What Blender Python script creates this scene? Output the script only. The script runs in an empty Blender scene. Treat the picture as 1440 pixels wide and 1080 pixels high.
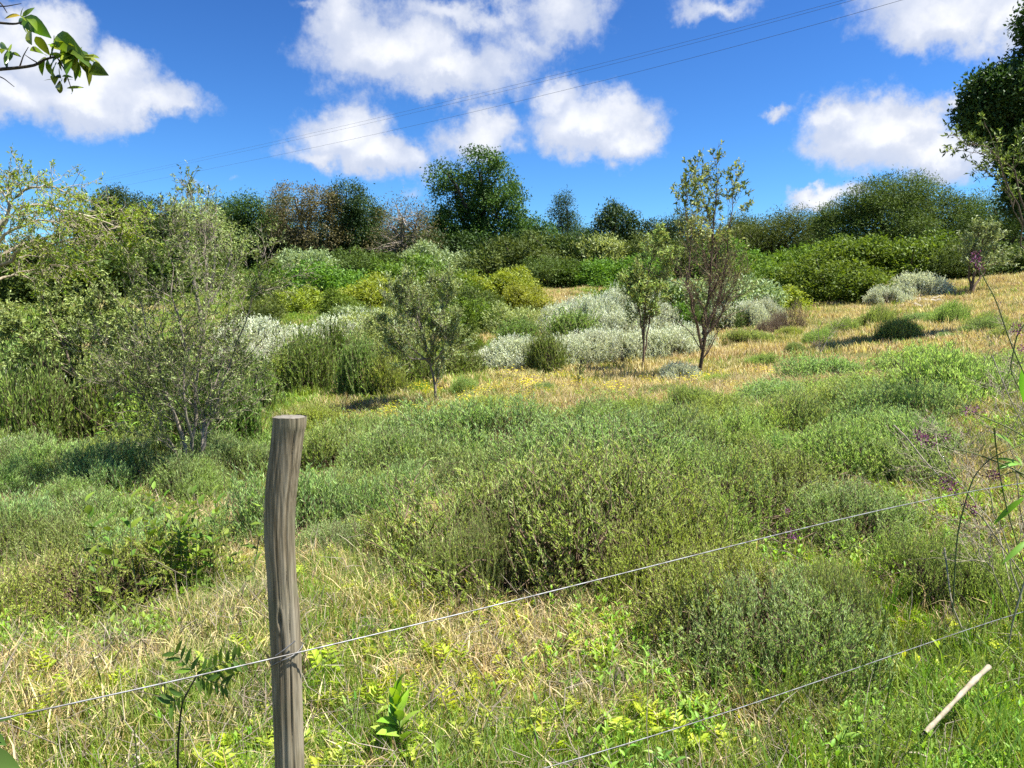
import bpy, math, random
import numpy as np
from mathutils import Vector, Matrix

S = bpy.context.scene
COL = S.collection
PI = math.pi
R_ = math.radians

# ------------------------------------------------------------------ camera
EYE = 1.6
PITCH = R_(5.8)
FPX = 1082.0                                   # focal length in pixels of the 1440-wide photograph
cam_data = bpy.data.cameras.new('camera')
cam_data.sensor_width = 36.0
cam_data.lens = FPX / 1440.0 * 36.0
cam_data.clip_start = 0.05
cam_data.clip_end = 4000.0
cam = bpy.data.objects.new('camera', cam_data)
cam.location = (0, 0, EYE)
cam.rotation_euler = (PI / 2 - PITCH, 0, 0)
COL.objects.link(cam)
S.camera = cam

# ------------------------------------------------------------------ light
SUN_EL = R_(63)
SUN_AZ = R_(98)                               # clockwise from +Y (the view direction): high on the right, a little behind the camera
sd = Vector((math.sin(SUN_AZ) * math.cos(SUN_EL), math.cos(SUN_AZ) * math.cos(SUN_EL), math.sin(SUN_EL)))
sun_data = bpy.data.lights.new('sun', 'SUN')
sun_data.energy = 5.0
sun_data.angle = R_(0.53)
sun_data.color = (1.0, 0.965, 0.89)
sun = bpy.data.objects.new('sun', sun_data)
sun.rotation_euler = sd.to_track_quat('Z', 'Y').to_euler()
sun.location = (20, -20, 40)
COL.objects.link(sun)

S.view_settings.view_transform = 'Standard'
S.view_settings.look = 'None'
S.view_settings.exposure = 1.46
S.view_settings.gamma = 1.0
S.view_settings.use_curve_mapping = False
S.render.engine = 'CYCLES'
S.cycles.max_bounces = 6
S.cycles.diffuse_bounces = 3
S.cycles.glossy_bounces = 2
S.cycles.transmission_bounces = 3
S.cycles.transparent_max_bounces = 4
S.cycles.caustics_reflective = False
S.cycles.caustics_refractive = False
S.cycles.sample_clamp_indirect = 4.0
S.cycles.use_denoising = False


# ------------------------------------------------------------------ node helpers
class NT:
    """small helper to write node trees"""
    def __init__(self, tree):
        self.t = tree
        self.n = tree.nodes
        self.l = tree.links

    def node(self, typ, **kw):
        nd = self.n.new(typ)
        for k, v in kw.items():
            setattr(nd, k, v)
        return nd

    def put(self, sock, val):
        if val is None:
            return
        if isinstance(val, bpy.types.NodeSocket):
            self.l.new(val, sock)
        else:
            sock.default_value = val

    def math(self, op, a, b=None, c=None, clamp=False):
        nd = self.node('ShaderNodeMath', operation=op)
        nd.use_clamp = clamp
        self.put(nd.inputs[0], a)
        self.put(nd.inputs[1], b)
        self.put(nd.inputs[2], c)
        return nd.outputs[0]

    def vmath(self, op, a, b=None, scale=None):
        nd = self.node('ShaderNodeVectorMath', operation=op)
        self.put(nd.inputs[0], a)
        self.put(nd.inputs[1], b)
        if scale is not None:
            self.put(nd.inputs['Scale'], scale)
        return nd.outputs['Value'] if op in ('LENGTH', 'DOT_PRODUCT', 'DISTANCE') else nd.outputs[0]

    def noise(self, vec, scale, detail=4.0, rough=0.55, out='Fac', dist=0.0):
        nd = self.node('ShaderNodeTexNoise')
        self.put(nd.inputs['Vector'], vec)
        nd.inputs['Scale'].default_value = scale
        nd.inputs['Detail'].default_value = detail
        nd.inputs['Roughness'].default_value = rough
        nd.inputs['Distortion'].default_value = dist
        return nd.outputs[out]

    def mix(self, fac, a, b, typ='MIX'):
        nd = self.node('ShaderNodeMix', data_type='RGBA', blend_type=typ)
        self.put(nd.inputs[0], fac)
        self.put(nd.inputs[6], a if isinstance(a, bpy.types.NodeSocket) else (*a, 1.0))
        self.put(nd.inputs[7], b if isinstance(b, bpy.types.NodeSocket) else (*b, 1.0))
        return nd.outputs[2]

    def ramp(self, fac, stops, interp='LINEAR'):
        nd = self.node('ShaderNodeValToRGB')
        cr = nd.color_ramp
        cr.interpolation = interp
        while len(cr.elements) < len(stops):
            cr.elements.new(0.5)
        for e, (p, c) in zip(cr.elements, stops):
            e.position = p
            e.color = (*c, 1.0) if len(c) == 3 else c
        self.put(nd.inputs[0], fac)
        return nd.outputs[0]

    def smooth(self, v, a, b, c=0.0, d=1.0):
        nd = self.node('ShaderNodeMapRange', interpolation_type='SMOOTHSTEP')
        self.put(nd.inputs[0], v)
        nd.inputs[1].default_value = a
        nd.inputs[2].default_value = b
        nd.inputs[3].default_value = c
        nd.inputs[4].default_value = d
        return nd.outputs[0]


# ------------------------------------------------------------------ sky
def pix_dir(px, py):
    """direction from the camera through a pixel of the photograph"""
    v = Vector((px - 720.0, FPX, 540.0 - py))
    v = Matrix.Rotation(-PITCH, 3, 'X') @ v
    return v.normalized()


def az_el(px, py):
    d = pix_dir(px, py)
    return math.atan2(d.x, d.y), math.asin(d.z)


W = bpy.data.worlds.new('World')
S.world = W
W.use_nodes = True
W.cycles.sampling_method = 'MANUAL'
W.cycles.sample_map_resolution = 512
wt = NT(W.node_tree)
wt.n.clear()
sky = wt.node('ShaderNodeTexSky', sky_type='NISHITA')
sky.sun_disc = False
sky.sun_elevation = SUN_EL
sky.sun_rotation = SUN_AZ
sky.altitude = 0.0
sky.air_density = 1.0
sky.dust_density = 0.25
sky.ozone_density = 3.2
SKY_STRENGTH = 0.051
tc = wt.node('ShaderNodeTexCoord').outputs['Generated']
sep = wt.node('ShaderNodeSeparateXYZ')
wt.put(sep.inputs[0], tc)
az = wt.math('ARCTAN2', sep.outputs[0], sep.outputs[1])
el = wt.math('ARCSINE', sep.outputs[2])
cmb = wt.node('ShaderNodeCombineXYZ')
wt.put(cmb.inputs[0], az)
wt.put(cmb.inputs[1], el)
flat = cmb.outputs[0]
# turbulence bends the cloud outlines at three sizes
w1 = wt.vmath('SUBTRACT', wt.noise(tc, 9.0, 2.0, 0.5, 'Color'), (0.5, 0.5, 0.5))
w2 = wt.vmath('SUBTRACT', wt.noise(tc, 30.0, 5.0, 0.62, 'Color'), (0.5, 0.5, 0.5))
bent = wt.vmath('ADD', flat, wt.vmath('SCALE', w1, scale=0.085))
bent = wt.vmath('ADD', bent, wt.vmath('SCALE', w2, scale=0.050))
bent = wt.vmath('MULTIPLY', bent, (1, 1, 0))
# cumulus heaps: position and size of each heap in the sky, and how solid it is
CLOUDS = [
    (58, 58, 64, 56, 1.0), (20, 122, 95, 40, .9), (125, 122, 110, 46, 1.0), (215, 142, 105, 30, .85), (270, 152, 60, 20, .7), (160, 100, 60, 40, .9),
    (480, 40, 55, 60, .85), (545, 82, 110, 52, 1.0), (620, 112, 110, 36, .95), (700, 92, 80, 50, .75), (640, 20, 230, 34, .72), (800, 25, 75, 44, .8),
    (745, 55, 100, 40, .68), (430, 6, 60, 18, .6),
    (475, 200, 75, 46, 1.0), (540, 228, 90, 36, 1.0), (440, 232, 60, 24, .8), (600, 222, 36, 26, .85),
    (676, 192, 66, 36, .85), (720, 210, 40, 22, .6), (835, 172, 84, 46, 1.0), (790, 132, 44, 34, .85), (882, 188, 52, 32, .95), (760, 185, 50, 40, .55),
    (1232, 182, 92, 56, 1.05), (1310, 206, 100, 36, 1.0), (1180, 164, 48, 24, .95), (1275, 160, 60, 34, .95), (1345, 130, 40, 20, .75), (1390, 200, 70, 40, .9),
    (1104, 155, 26, 15, .7), (1150, 284, 40, 20, .9), (1195, 278, 40, 20, .7), (1225, 292, 30, 16, .6),
    (1330, 14, 140, 46, .9), (1420, 22, 80, 46, .85), (1255, 6, 70, 26, .75), (1010, 4, 90, 22, .7), (1145, 72, 26, 14, .45),
    (935, 318, 20, 12, .8), (270, 258, 34, 13, .55), (335, 268, 24, 10, .5), (240, 246, 22, 9, .4),
]
bent_up = wt.vmath('ADD', bent, (0, 0.022, 0))
dens = None
dens_up = None
for (cx, cy, rx, ry, st) in CLOUDS:
    a0, e0 = az_el(cx, cy)
    k = math.cos(math.atan((cx - 720) / FPX))
    sc_ = (FPX / rx / (k * k) * 0.86, FPX / ry / k * 0.86, 0)
    v = wt.math('MULTIPLY_ADD', wt.vmath('LENGTH', wt.vmath('MULTIPLY', wt.vmath('SUBTRACT', bent, (a0, e0, 0)), sc_)), -0.55 * st, st)
    dens = v if dens is None else wt.math('SMOOTH_MAX', dens, v, 0.12)
    v = wt.math('MULTIPLY_ADD', wt.vmath('LENGTH', wt.vmath('MULTIPLY', wt.vmath('SUBTRACT', bent_up, (a0, e0, 0)), sc_)), -0.55 * st, st)
    dens_up = v if dens_up is None else wt.math('SMOOTH_MAX', dens_up, v, 0.12)
# the same kind of scattered cumulus goes on over the rest of the sky, away from the heaps listed above
proj = wt.vmath('MULTIPLY', tc, (1, 1, 1.9))
gen = wt.math('MULTIPLY_ADD', wt.noise(proj, 3.1, 7.0, 0.56), 2.1, -0.72)
off_az = wt.smooth(wt.math('ABSOLUTE', az), 0.64, 0.86)
off_el = wt.smooth(el, 0.44, 0.60)
away = wt.math('MAXIMUM', off_az, off_el)
gen = wt.math('MULTIPLY_ADD', away, 2.0, wt.math('SUBTRACT', gen, 2.0))
dens = wt.math('MAXIMUM', dens, gen)
fine = wt.noise(tc, 46.0, 6.0, 0.62)
soft = wt.noise(tc, 7.0, 3.0, 0.5)
dens2 = wt.math('ADD', dens, wt.math('MULTIPLY_ADD', fine, 0.34, -0.19))
mask = wt.smooth(dens2, 0.385, 0.66)
mask = wt.math('MULTIPLY', mask, wt.math('MULTIPLY_ADD', soft, 0.45, 0.72), clamp=True)
body = wt.smooth(wt.math('ADD', dens, wt.math('MULTIPLY_ADD', wt.noise(tc, 20.0, 5.0, 0.6), 0.7, -0.35)), 0.45, 1.05)
lit = wt.smooth(wt.math('SUBTRACT', dens, dens_up), -0.22, 0.16, 0.25, 1.0)       # bright crowns, greyer undersides
ccol = wt.mix(wt.math('MULTIPLY', body, lit), (4.5, 5.0, 6.2), (7.8, 7.85, 8.0))
gam = wt.node('ShaderNodeGamma')
wt.put(gam.inputs[0], wt.mix(1.0, sky.outputs[0], (0.62, 0.93, 1.22), 'MULTIPLY'))
gam.inputs[1].default_value = 1.6
tinted = wt.mix(1.0, gam.outputs[0], (0.50, 0.40, 0.325), 'MULTIPLY')
skycol = wt.mix(mask, tinted, ccol)
bg = wt.node('ShaderNodeBackground')
wt.put(bg.inputs[0], skycol)
bg.inputs[1].default_value = SKY_STRENGTH
wo = wt.node('ShaderNodeOutputWorld')
wt.l.new(bg.outputs[0], wo.inputs[0])

# ------------------------------------------------------------------ object helpers
def tag(o, label=None, cat=None, group=None, kind=None):
    if label: o['label'] = label
    if cat: o['category'] = cat
    if group: o['group'] = group
    if kind: o['kind'] = kind
    return o


def link(name, data, parent=None, mat=None):
    o = bpy.data.objects.new(name, data)
    COL.objects.link(o)
    if parent is not None:
        o.parent = parent
    return o


def thing(name, loc, label, cat, group=None, rz=0.0, scale=(1, 1, 1)):
    o = link(name, None)
    o.location = loc
    o.rotation_euler = (0, 0, rz)
    o.scale = scale
    o.empty_display_size = 0.1
    return tag(o, label, cat, group)


def nrm(a):
    return a / np.maximum(np.linalg.norm(a, axis=-1, keepdims=True), 1e-9)


class MB:
    """collects triangles and quads with a per-vertex tint and builds one mesh"""
    def __init__(self):
        self.v, self.t, self.q, self.c = [], [], [], []
        self.n = 0

    def add(self, V, T=None, Q=None, tint=0.5):
        V = np.asarray(V, float).reshape(-1, 3)
        self.v.append(V)
        self.c.append(np.broadcast_to(np.asarray(tint, float), (len(V),)).astype(np.float32))
        if T is not None and len(T): self.t.append(np.asarray(T, np.int64).reshape(-1, 3) + self.n)
        if Q is not None and len(Q): self.q.append(np.asarray(Q, np.int64).reshape(-1, 4) + self.n)
        self.n += len(V)

    def mesh(self, name, mat, smooth=False):
        V = np.concatenate(self.v)
        T = np.concatenate(self.t) if self.t else np.zeros((0, 3), np.int64)
        Q = np.concatenate(self.q) if self.q else np.zeros((0, 4), np.int64)
        me = bpy.data.meshes.new(name)
        me.vertices.add(len(V))
        me.vertices.foreach_set('co', V.astype(np.float32).ravel())
        loops = np.concatenate([T.ravel(), Q.ravel()]).astype(np.int32)
        me.loops.add(len(loops))
        me.loops.foreach_set('vertex_index', loops)
        np_ = len(T) + len(Q)
        me.polygons.add(np_)
        st = np.concatenate([np.arange(len(T)) * 3, len(T) * 3 + np.arange(len(Q)) * 4]).astype(np.int32)
        me.polygons.foreach_set('loop_start', st)
        if smooth:
            me.polygons.foreach_set('use_smooth', np.ones(np_, bool))
        at = me.attributes.new('tint', 'FLOAT', 'POINT')
        at.data.foreach_set('value', np.concatenate(self.c))
        me.update(calc_edges=True)
        if mat is not None:
            me.materials.append(mat)
        return me


def leaves(mb, P, D, N, L, Wd, tint, fold=0.18, droop=0.12):
    """rhombic leaves folded along the midrib, two triangles each"""
    P = np.asarray(P, float); n = len(P)
    D = nrm(D); side = nrm(np.cross(D, N)); up = np.cross(side, D)
    L = np.broadcast_to(L, (n,))[:, None]; Wd = np.broadcast_to(Wd, (n,))[:, None]
    mid = P + D * L * 0.48
    V = np.stack([P, mid + side * Wd * .5 + up * Wd * fold, P + D * L - up * L * droop, mid - side * Wd * .5 + up * Wd * fold], 1)
    b = np.arange(n)[:, None] * 4
    T = np.concatenate([b + [0, 1, 2], b + [0, 2, 3]])
    mb.add(V, T, None, np.repeat(np.broadcast_to(tint, (n,)), 4))


def tubes(mb, pts, rad, sides=5, tint=0.5, cap=False):
    """pts (B,k,3), rad (B,k): one tube per row"""
    pts = np.asarray(pts, float); rad = np.asarray(rad, float)
    B, k, _ = pts.shape
    tan = nrm(np.gradient(pts, axis=1))
    ref = nrm(np.array([0.31, 0.17, 0.93])[None, None, :] + 0 * tan)
    bad = np.abs((tan * ref).sum(-1, keepdims=True)) > 0.9
    ref = np.where(bad, np.array([0.94, -0.3, 0.1]), ref)
    a = nrm(np.cross(tan, ref)); b = np.cross(tan, a)
    th = np.arange(sides) / sides * 2 * PI
    ring = pts[:, :, None, :] + rad[:, :, None, None] * (a[:, :, None, :] * np.cos(th)[None, None, :, None] + b[:, :, None, :] * np.sin(th)[None, None, :, None])
    idx = np.arange(B * k * sides).reshape(B, k, sides)
    nx = np.roll(idx, -1, axis=2)
    Q = np.stack([idx[:, :-1], nx[:, :-1], nx[:, 1:], idx[:, 1:]], -1).reshape(-1, 4)
    mb.add(ring.reshape(-1, 3), None, Q, tint if np.ndim(tint) == 0 else np.repeat(tint, k * sides))


def tube_groups(mb, polys, sides_of, tint_rng=None):
    g = {}
    for pts, rad, lvl in polys:
        g.setdefault((len(pts), sides_of(lvl)), []).append((pts, rad))
    for (k, s), it in g.items():
        tt = 0.5 if tint_rng is None else tint_rng.uniform(0, 1, len(it))
        tubes(mb, np.array([i[0] for i in it]), np.array([i[1] for i in it]), s, tt)


def rdir(rng, n):
    return nrm(rng.normal(size=(n, 3)))


# ------------------------------------------------------------------ value noise for placing things
class VNoise:
    def __init__(self, seed, n=64):
        self.g = np.random.default_rng(seed).uniform(-1, 1, (n, n)); self.n = n

    def __call__(self, x, y, s):
        x = np.asarray(x, float) / s; y = np.asarray(y, float) / s
        xi = np.floor(x).astype(int); yi = np.floor(y).astype(int)
        fx = x - xi; fy = y - yi
        fx = fx * fx * (3 - 2 * fx); fy = fy * fy * (3 - 2 * fy)
        g = self.g; n = self.n
        a = g[xi % n, yi % n]; b = g[(xi + 1) % n, yi % n]; c = g[xi % n, (yi + 1) % n]; d = g[(xi + 1) % n, (yi + 1) % n]
        return (a * (1 - fx) + b * fx) * (1 - fy) + (c * (1 - fx) + d * fx) * fy


VN = VNoise(5); VN2 = VNoise(9); VN3 = VNoise(21)

# ------------------------------------------------------------------ terrain heights
def at(px, py, y):
    """the point that lies y metres ahead on the sight line through a photograph pixel"""
    d = pix_dir(px, py)
    return Vector((d.x, d.y, d.z)) * (y / d.y) + Vector((0, 0, EYE))


CTRL = [  # photograph pixel and distance ahead of points on the ground
    (0, 1080, 2.45), (400, 1080, 2.5), (720, 1080, 2.55), (1100, 1080, 2.55), (1440, 1080, 2.62), (1440, 930, 3.42),
    (600, 880, 3.75), (200, 870, 3.9), (850, 870, 3.8), (1150, 850, 4.0), (1400, 810, 4.3),
    (40, 760, 5.3), (265, 690, 7.2), (560, 720, 6.0), (1300, 700, 5.3), (1000, 680, 6.1),
    (115, 625, 10.5), (0, 652, 9.7), (350, 612, 10.3), (450, 585, 11.4), (610, 575, 11.2), (680, 545, 13.1), (815, 555, 12.1),
    (1100, 590, 8.5), (1400, 600, 7.0), (985, 535, 13.2), (905, 525, 14.3), (800, 520, 15.8),
    (1050, 470, 19.5), (1150, 440, 25), (1300, 402, 31), (1375, 416, 26), (1430, 392, 28), (1240, 482, 16), (1400, 470, 14.2),
    (350, 485, 22), (150, 525, 16), (500, 465, 26), (680, 388, 50), (840, 411, 36), (780, 442, 28), (450, 385, 46), (150, 375, 46), (1000, 405, 36),
    (1250, 362, 46), (1440, 360, 42), (1060, 385, 46), (0, 440, 30), (-150, 640, 9.5), (-150, 420, 40), (1600, 380, 30), (1600, 600, 6.5),
]
cp = np.array([tuple(at(*c)) for c in CTRL] + [
    (0, 0, 0), (-2.2, 0, -0.02), (2.2, 0, 0.03), (0, -4, 0), (-5, -4, -.1), (6, -4, .1), (-5, 1.5, -.1), (6, 1.5, .12),
    (-60, 20, -1.0), (70, 20, 6.5), (-70, 70, 6.5), (0, 80, 5.6), (80, 75, 8.0), (-40, -30, -2), (40, -30, 2),
    (-120, 140, 5), (0, 150, 4), (120, 140, 7)])


def tps(r):
    return np.where(r > 1e-9, r * r * np.log(np.maximum(r, 1e-9)), 0)


_n = len(cp)
_K = tps(np.linalg.norm(cp[:, None, :2] - cp[None, :, :2], axis=-1)) + np.eye(_n) * 6.0
_P = np.c_[np.ones(_n), cp[:, :2]]
_A = np.block([[_K, _P], [_P.T, np.zeros((3, 3))]])
_sol = np.linalg.solve(_A, np.r_[cp[:, 2], 0, 0, 0])
_w, _a = _sol[:_n], _sol[_n:]


def H(x, y):
    x = np.asarray(x, float); y = np.asarray(y, float)
    shp = np.broadcast(x, y).shape
    X = np.broadcast_to(x, shp).ravel(); Y = np.broadcast_to(y, shp).ravel()
    rr = np.hypot(X, Y)
    lim = np.minimum(1.0, 150.0 / np.maximum(rr, 1e-6))           # beyond 150 m the land stays level
    Xc = X * lim; Yc = Y * lim
    r = np.hypot(Xc[:, None] - cp[None, :, 0], Yc[:, None] - cp[None, :, 1])
    z = tps(r) @ _w + _a[0] + _a[1] * Xc + _a[2] * Yc
    z = np.clip(z, -6, 14)
    z = z + 0.05 * VN(X, Y, 0.9) + 0.03 * VN2(X, Y, 0.37) + 0.10 * VN3(X, Y, 2.6) * np.clip(rr / 6, 0.3, 1)
    return z.reshape(shp)


def gz(x, y):
    return float(H(np.array([x]), np.array([y]))[0])


def spot(px, y):
    """x and ground height at y metres ahead under photograph column px"""
    x = (px - 720) / FPX * y
    for _ in range(3):
        z = gz(x, y)
        depth = y * math.cos(PITCH) - (z - EYE) * math.sin(PITCH)
        x = (px - 720) / FPX * depth
    return x, z


def top_z(py, y):
    return EYE + y * math.tan(math.atan((540 - py) / FPX) - PITCH)


def mpp(y):
    return y / FPX                                              # metres per photograph pixel at y metres

# ------------------------------------------------------------------ materials
MATS = {}


def leaf_mat(name, c0, c1, c2, trans=0.32, rough=0.55, spec=0.3, vary=0.25, patch=0.0, patch_col=(0.2, 0.16, 0.06)):
    m = bpy.data.materials.new(name); m.use_nodes = True
    t = NT(m.node_tree); t.n.clear()
    a = t.node('ShaderNodeAttribute', attribute_name='tint')
    oi = t.node('ShaderNodeObjectInfo')
    geo = t.node('ShaderNodeNewGeometry')
    col = t.ramp(a.outputs['Fac'], [(0.0, c0), (0.55, c1), (1.0, c2)])
    nz = t.noise(geo.outputs['Position'], 3.3, 3.0, 0.6)
    hs = t.node('ShaderNodeHueSaturation')
    t.put(hs.inputs['Hue'], t.math('MULTIPLY_ADD', oi.outputs['Random'], 0.035 * vary / 0.25, 0.5 - 0.0175 * vary / 0.25))
    t.put(hs.inputs['Saturation'], t.math('MULTIPLY_ADD', nz, 0.5, 0.75))
    t.put(hs.inputs['Value'], t.math('ADD', t.math('MULTIPLY_ADD', oi.outputs['Random'], vary, 1 - vary / 2 - 0.2), t.math('MULTIPLY', nz, 0.4)))
    t.put(hs.inputs['Color'], col)
    c = hs.outputs[0]
    if patch > 0:
        pm = t.smooth(t.noise(geo.outputs['Position'], 0.9, 4.0, 0.6), 0.5, 0.72, 0, patch)
        c = t.mix(pm, c, patch_col)
    pb = t.node('ShaderNodeBsdfPrincipled')
    t.put(pb.inputs['Base Color'], c)
    pb.inputs['Roughness'].default_value = rough
    pb.inputs['Specular IOR Level'].default_value = spec
    tr = t.node('ShaderNodeBsdfTranslucent')
    t.put(tr.inputs['Color'], t.mix(1.0, c, (1.25, 1.2, 0.7), 'MULTIPLY'))
    mx = t.node('ShaderNodeMixShader'); mx.inputs[0].default_value = trans
    t.l.new(pb.outputs[0], mx.inputs[1]); t.l.new(tr.outputs[0], mx.inputs[2])
    out = t.node('ShaderNodeOutputMaterial')
    t.l.new(mx.outputs[0], out.inputs[0])
    MATS[name] = m
    return m


def bark_mat(name, c0, c1, scale=18.0, stretch=0.25, bump=0.4):
    m = bpy.data.materials.new(name); m.use_nodes = True
    t = NT(m.node_tree); pb = t.n['Principled BSDF']
    tcn = t.node('ShaderNodeTexCoord')
    v = t.vmath('MULTIPLY', tcn.outputs['Object'], (1, 1, stretch))
    nz = t.noise(v, scale, 6.0, 0.65)
    a = t.node('ShaderNodeAttribute', attribute_name='tint')
    f = t.math('ADD', t.math('MULTIPLY', nz, 1.2), t.math('MULTIPLY_ADD', a.outputs['Fac'], 0.4, -0.3), clamp=True)
    t.put(pb.inputs['Base Color'], t.ramp(f, [(0.25, c0), (0.75, c1)]))
    pb.inputs['Roughness'].default_value = 0.85
    pb.inputs['Specular IOR Level'].default_value = 0.2
    if bump:
        bp = t.node('ShaderNodeBump'); bp.inputs['Strength'].default_value = bump; bp.inputs['Distance'].default_value = 0.01
        t.put(bp.inputs['Height'], nz); t.l.new(bp.outputs[0], pb.inputs['Normal'])
    MATS[name] = m
    return m


M_SAGE = leaf_mat('sage_leaf', (.18, .26, .07), (.385, .525, .15), (.65, .76, .31), .42, vary=.25)
M_SAGE_BLUE = leaf_mat('blue_sage_leaf', (.165, .25, .09), (.345, .49, .17), (.59, .71, .32), .40, vary=.25)
M_LIME = leaf_mat('lime_sage_leaf', (.23, .29, .055), (.42, .53, .12), (.66, .73, .23), .42, vary=.2)
M_SILVER = leaf_mat('silver_leaf', (.44, .485, .345), (.67, .715, .54), (.82, .845, .70), .22, vary=.15)
M_TREE = leaf_mat('tree_leaf', (.028, .058, .010), (.062, .125, .022), (.165, .245, .044), .28, .55, .22, vary=.2)
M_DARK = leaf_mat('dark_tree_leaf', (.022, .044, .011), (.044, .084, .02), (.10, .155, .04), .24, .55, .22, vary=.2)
M_OLIVE = leaf_mat('olive_tree_leaf', (.045, .074, .015), (.095, .14, .028), (.175, .225, .058), .28, .6, .18, vary=.25)
M_BROWN = leaf_mat('browning_leaf', (.085, .08, .032), (.165, .15, .062), (.28, .25, .11), .25, .6, .2, vary=.2)
M_BRIGHT = leaf_mat('bright_bush_leaf', (.065, .12, .014), (.125, .215, .027), (.24, .34, .055), .34, .55, .2, vary=.3)
M_YELLOW = leaf_mat('yellow_green_leaf', (.14, .17, .018), (.27, .33, .038), (.47, .50, .085), .38, .5, .3, vary=.25)
M_GREY = leaf_mat('grey_green_leaf', (.16, .22, .09), (.29, .37, .17), (.46, .53, .29), .26, .5, .3, vary=.2)
M_DUSTY = leaf_mat('dusty_olive_leaf', (.17, .21, .06), (.32, .385, .125), (.52, .57, .23), .28, .5, .3, vary=.2)
M_UP = leaf_mat('tall_shrub_leaf', (.12, .19, .04), (.25, .36, .085), (.42, .51, .16), .3, .5, .3, vary=.25)
M_WEED = leaf_mat('weed_leaf', (.09, .19, .018), (.19, .37, .034), (.36, .52, .075), .42, .5, .35, vary=.3)
M_FERN = leaf_mat('fern_leaf', (.20, .28, .02), (.36, .46, .035), (.55, .60, .08), .45, .5, .3, vary=.25)
M_GRASS = leaf_mat('green_grass', (.10, .17, .018), (.22, .35, .042), (.42, .50, .095), .4, .5, .3, vary=.4, patch=.35, patch_col=(.26, .22, .085))
M_STRAW = leaf_mat('dry_grass', (.30, .225, .085), (.54, .43, .20), (.74, .62, .35), .30, .6, .25, vary=.35, patch=.7, patch_col=(.30, .33, .09))
M_DEAD = leaf_mat('dead_leaf', (.15, .115, .08), (.27, .215, .15), (.42, .36, .27), .15, .8, .1, vary=.2)
M_FLOWER = leaf_mat('yellow_petal', (.48, .42, .02), (.62, .56, .03), (.75, .68, .08), .3, .5, .2, vary=.1)
M_PURPLE = leaf_mat('purple_petal', (.09, .02, .07), (.17, .045, .14), (.30, .11, .26), .3, .5, .2, vary=.1)
M_TWIG = bark_mat('brown_twig', (.065, .042, .028), (.20, .14, .095), 40, 1, 0)
M_GREYTWIG = bark_mat('grey_twig', (.14, .115, .085), (.33, .28, .22), 30, 1, 0)
M_BARK = bark_mat('brown_bark', (.045, .032, .022), (.15, .115, .08), 22, .3, .5)
M_DBARK = bark_mat('dark_bark', (.02, .017, .013), (.07, .058, .045), 12, .3, .4)
M_PALE = bark_mat('pale_bark', (.20, .165, .11), (.46, .40, .29), 25, .5, .3)
M_STEM = bark_mat('green_stem', (.07, .09, .03), (.15, .18, .07), 30, 1, 0)

# ------------------------------------------------------------------ the ground sheet
def axis(lim0, lim1, fine, far):
    out = [0.0]; s = fine
    while out[-1] < lim0:
        out.append(out[-1] + s); s *= 1.028
    while out[-1] < lim1:
        out.append(out[-1] + s); s *= 1.16
    return np.array(out)


ax = axis(60, far := 1500, .11, 0)
gx = np.r_[-ax[::-1], ax[1:]]
ay = axis(90, 1800, .10, 0)
gy = np.r_[-np.array([300, 120, 50, 20, 10, 6, 4, 2.6, 1.6, .9, .4])[:], ay] + 0.0
GX, GY = np.meshgrid(gx, gy)
GZ = H(GX, GY)
nyy, nxx = GX.shape
gi = np.arange(nyy * nxx).reshape(nyy, nxx)
gq = np.stack([gi[:-1, :-1], gi[:-1, 1:], gi[1:, 1:], gi[1:, :-1]], -1).reshape(-1, 4)
gmb = MB(); gmb.add(np.stack([GX, GY, GZ], -1).reshape(-1, 3), None, gq)
gm = bpy.data.materials.new('earth_and_straw'); gm.use_nodes = True
t = NT(gm.node_tree); pb = t.n['Principled BSDF']
pos = t.node('ShaderNodeNewGeometry').outputs['Position']
n_big = t.noise(pos, .35, 4, .6); n_mid = t.noise(pos, 2.2, 5, .65); n_fine = t.noise(pos, 38, 5, .7)
c = t.mix(t.smooth(n_mid, .38, .66), (.165, .14, .06), (.32, .285, .125))
c = t.mix(t.smooth(n_big, .42, .60), c, t.mix(n_mid, (.10, .125, .035), (.22, .225, .075)))
c = t.mix(t.smooth(n_fine, .42, .62, 0, .75), c, (.055, .042, .026))
t.put(pb.inputs['Base Color'], c)
pb.inputs['Roughness'].default_value = .95
pb.inputs['Specular IOR Level'].default_value = .1
bp = t.node('ShaderNodeBump'); bp.inputs['Strength'].default_value = .8; bp.inputs['Distance'].default_value = .04
t.put(bp.inputs['Height'], n_fine); t.l.new(bp.outputs[0], pb.inputs['Normal'])
tag(link('ground', gmb.mesh('ground', gm, True)), kind='structure')

# ------------------------------------------------------------------ plant builders (each returns meshes)
def dome_points(rng, n, lump=.28, zmin=.14):
    """points on a lumpy unit dome: positions and outward directions"""
    K = 7
    a = rng.uniform(0, 6.3, K); r = rng.uniform(.25, .62, K); r[0] = .1
    c = np.stack([r * np.cos(a), r * np.sin(a), 0 * a], -1)
    s = rng.uniform(.30, .52, K); s[0] = .62
    h = rng.uniform(.45, .85, K) * (1 + lump * rng.normal(size=K)); h[0] = .95
    R = np.stack([s, s, h], -1)
    P, U = [], []
    got = 0
    while got < n:
        k = rng.choice(K, n, p=s ** 2 / (s ** 2).sum())
        u = rdir(rng, n); u[:, 2] = np.abs(u[:, 2]) ** .75
        u = nrm(u)
        u = u[u[:, 2] > zmin]; k = k[:len(u)]
        p = c[k] + u * R[k]
        ok = np.ones(len(p), bool)
        for j in range(K):
            ok &= (np.linalg.norm((p - c[j]) / R[j], axis=1) > .86) | (k == j)
        P.append(p[ok]); U.append(u[ok]); got += int(ok.sum())
    return np.concatenate(P)[:n], np.concatenate(U)[:n]


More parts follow.
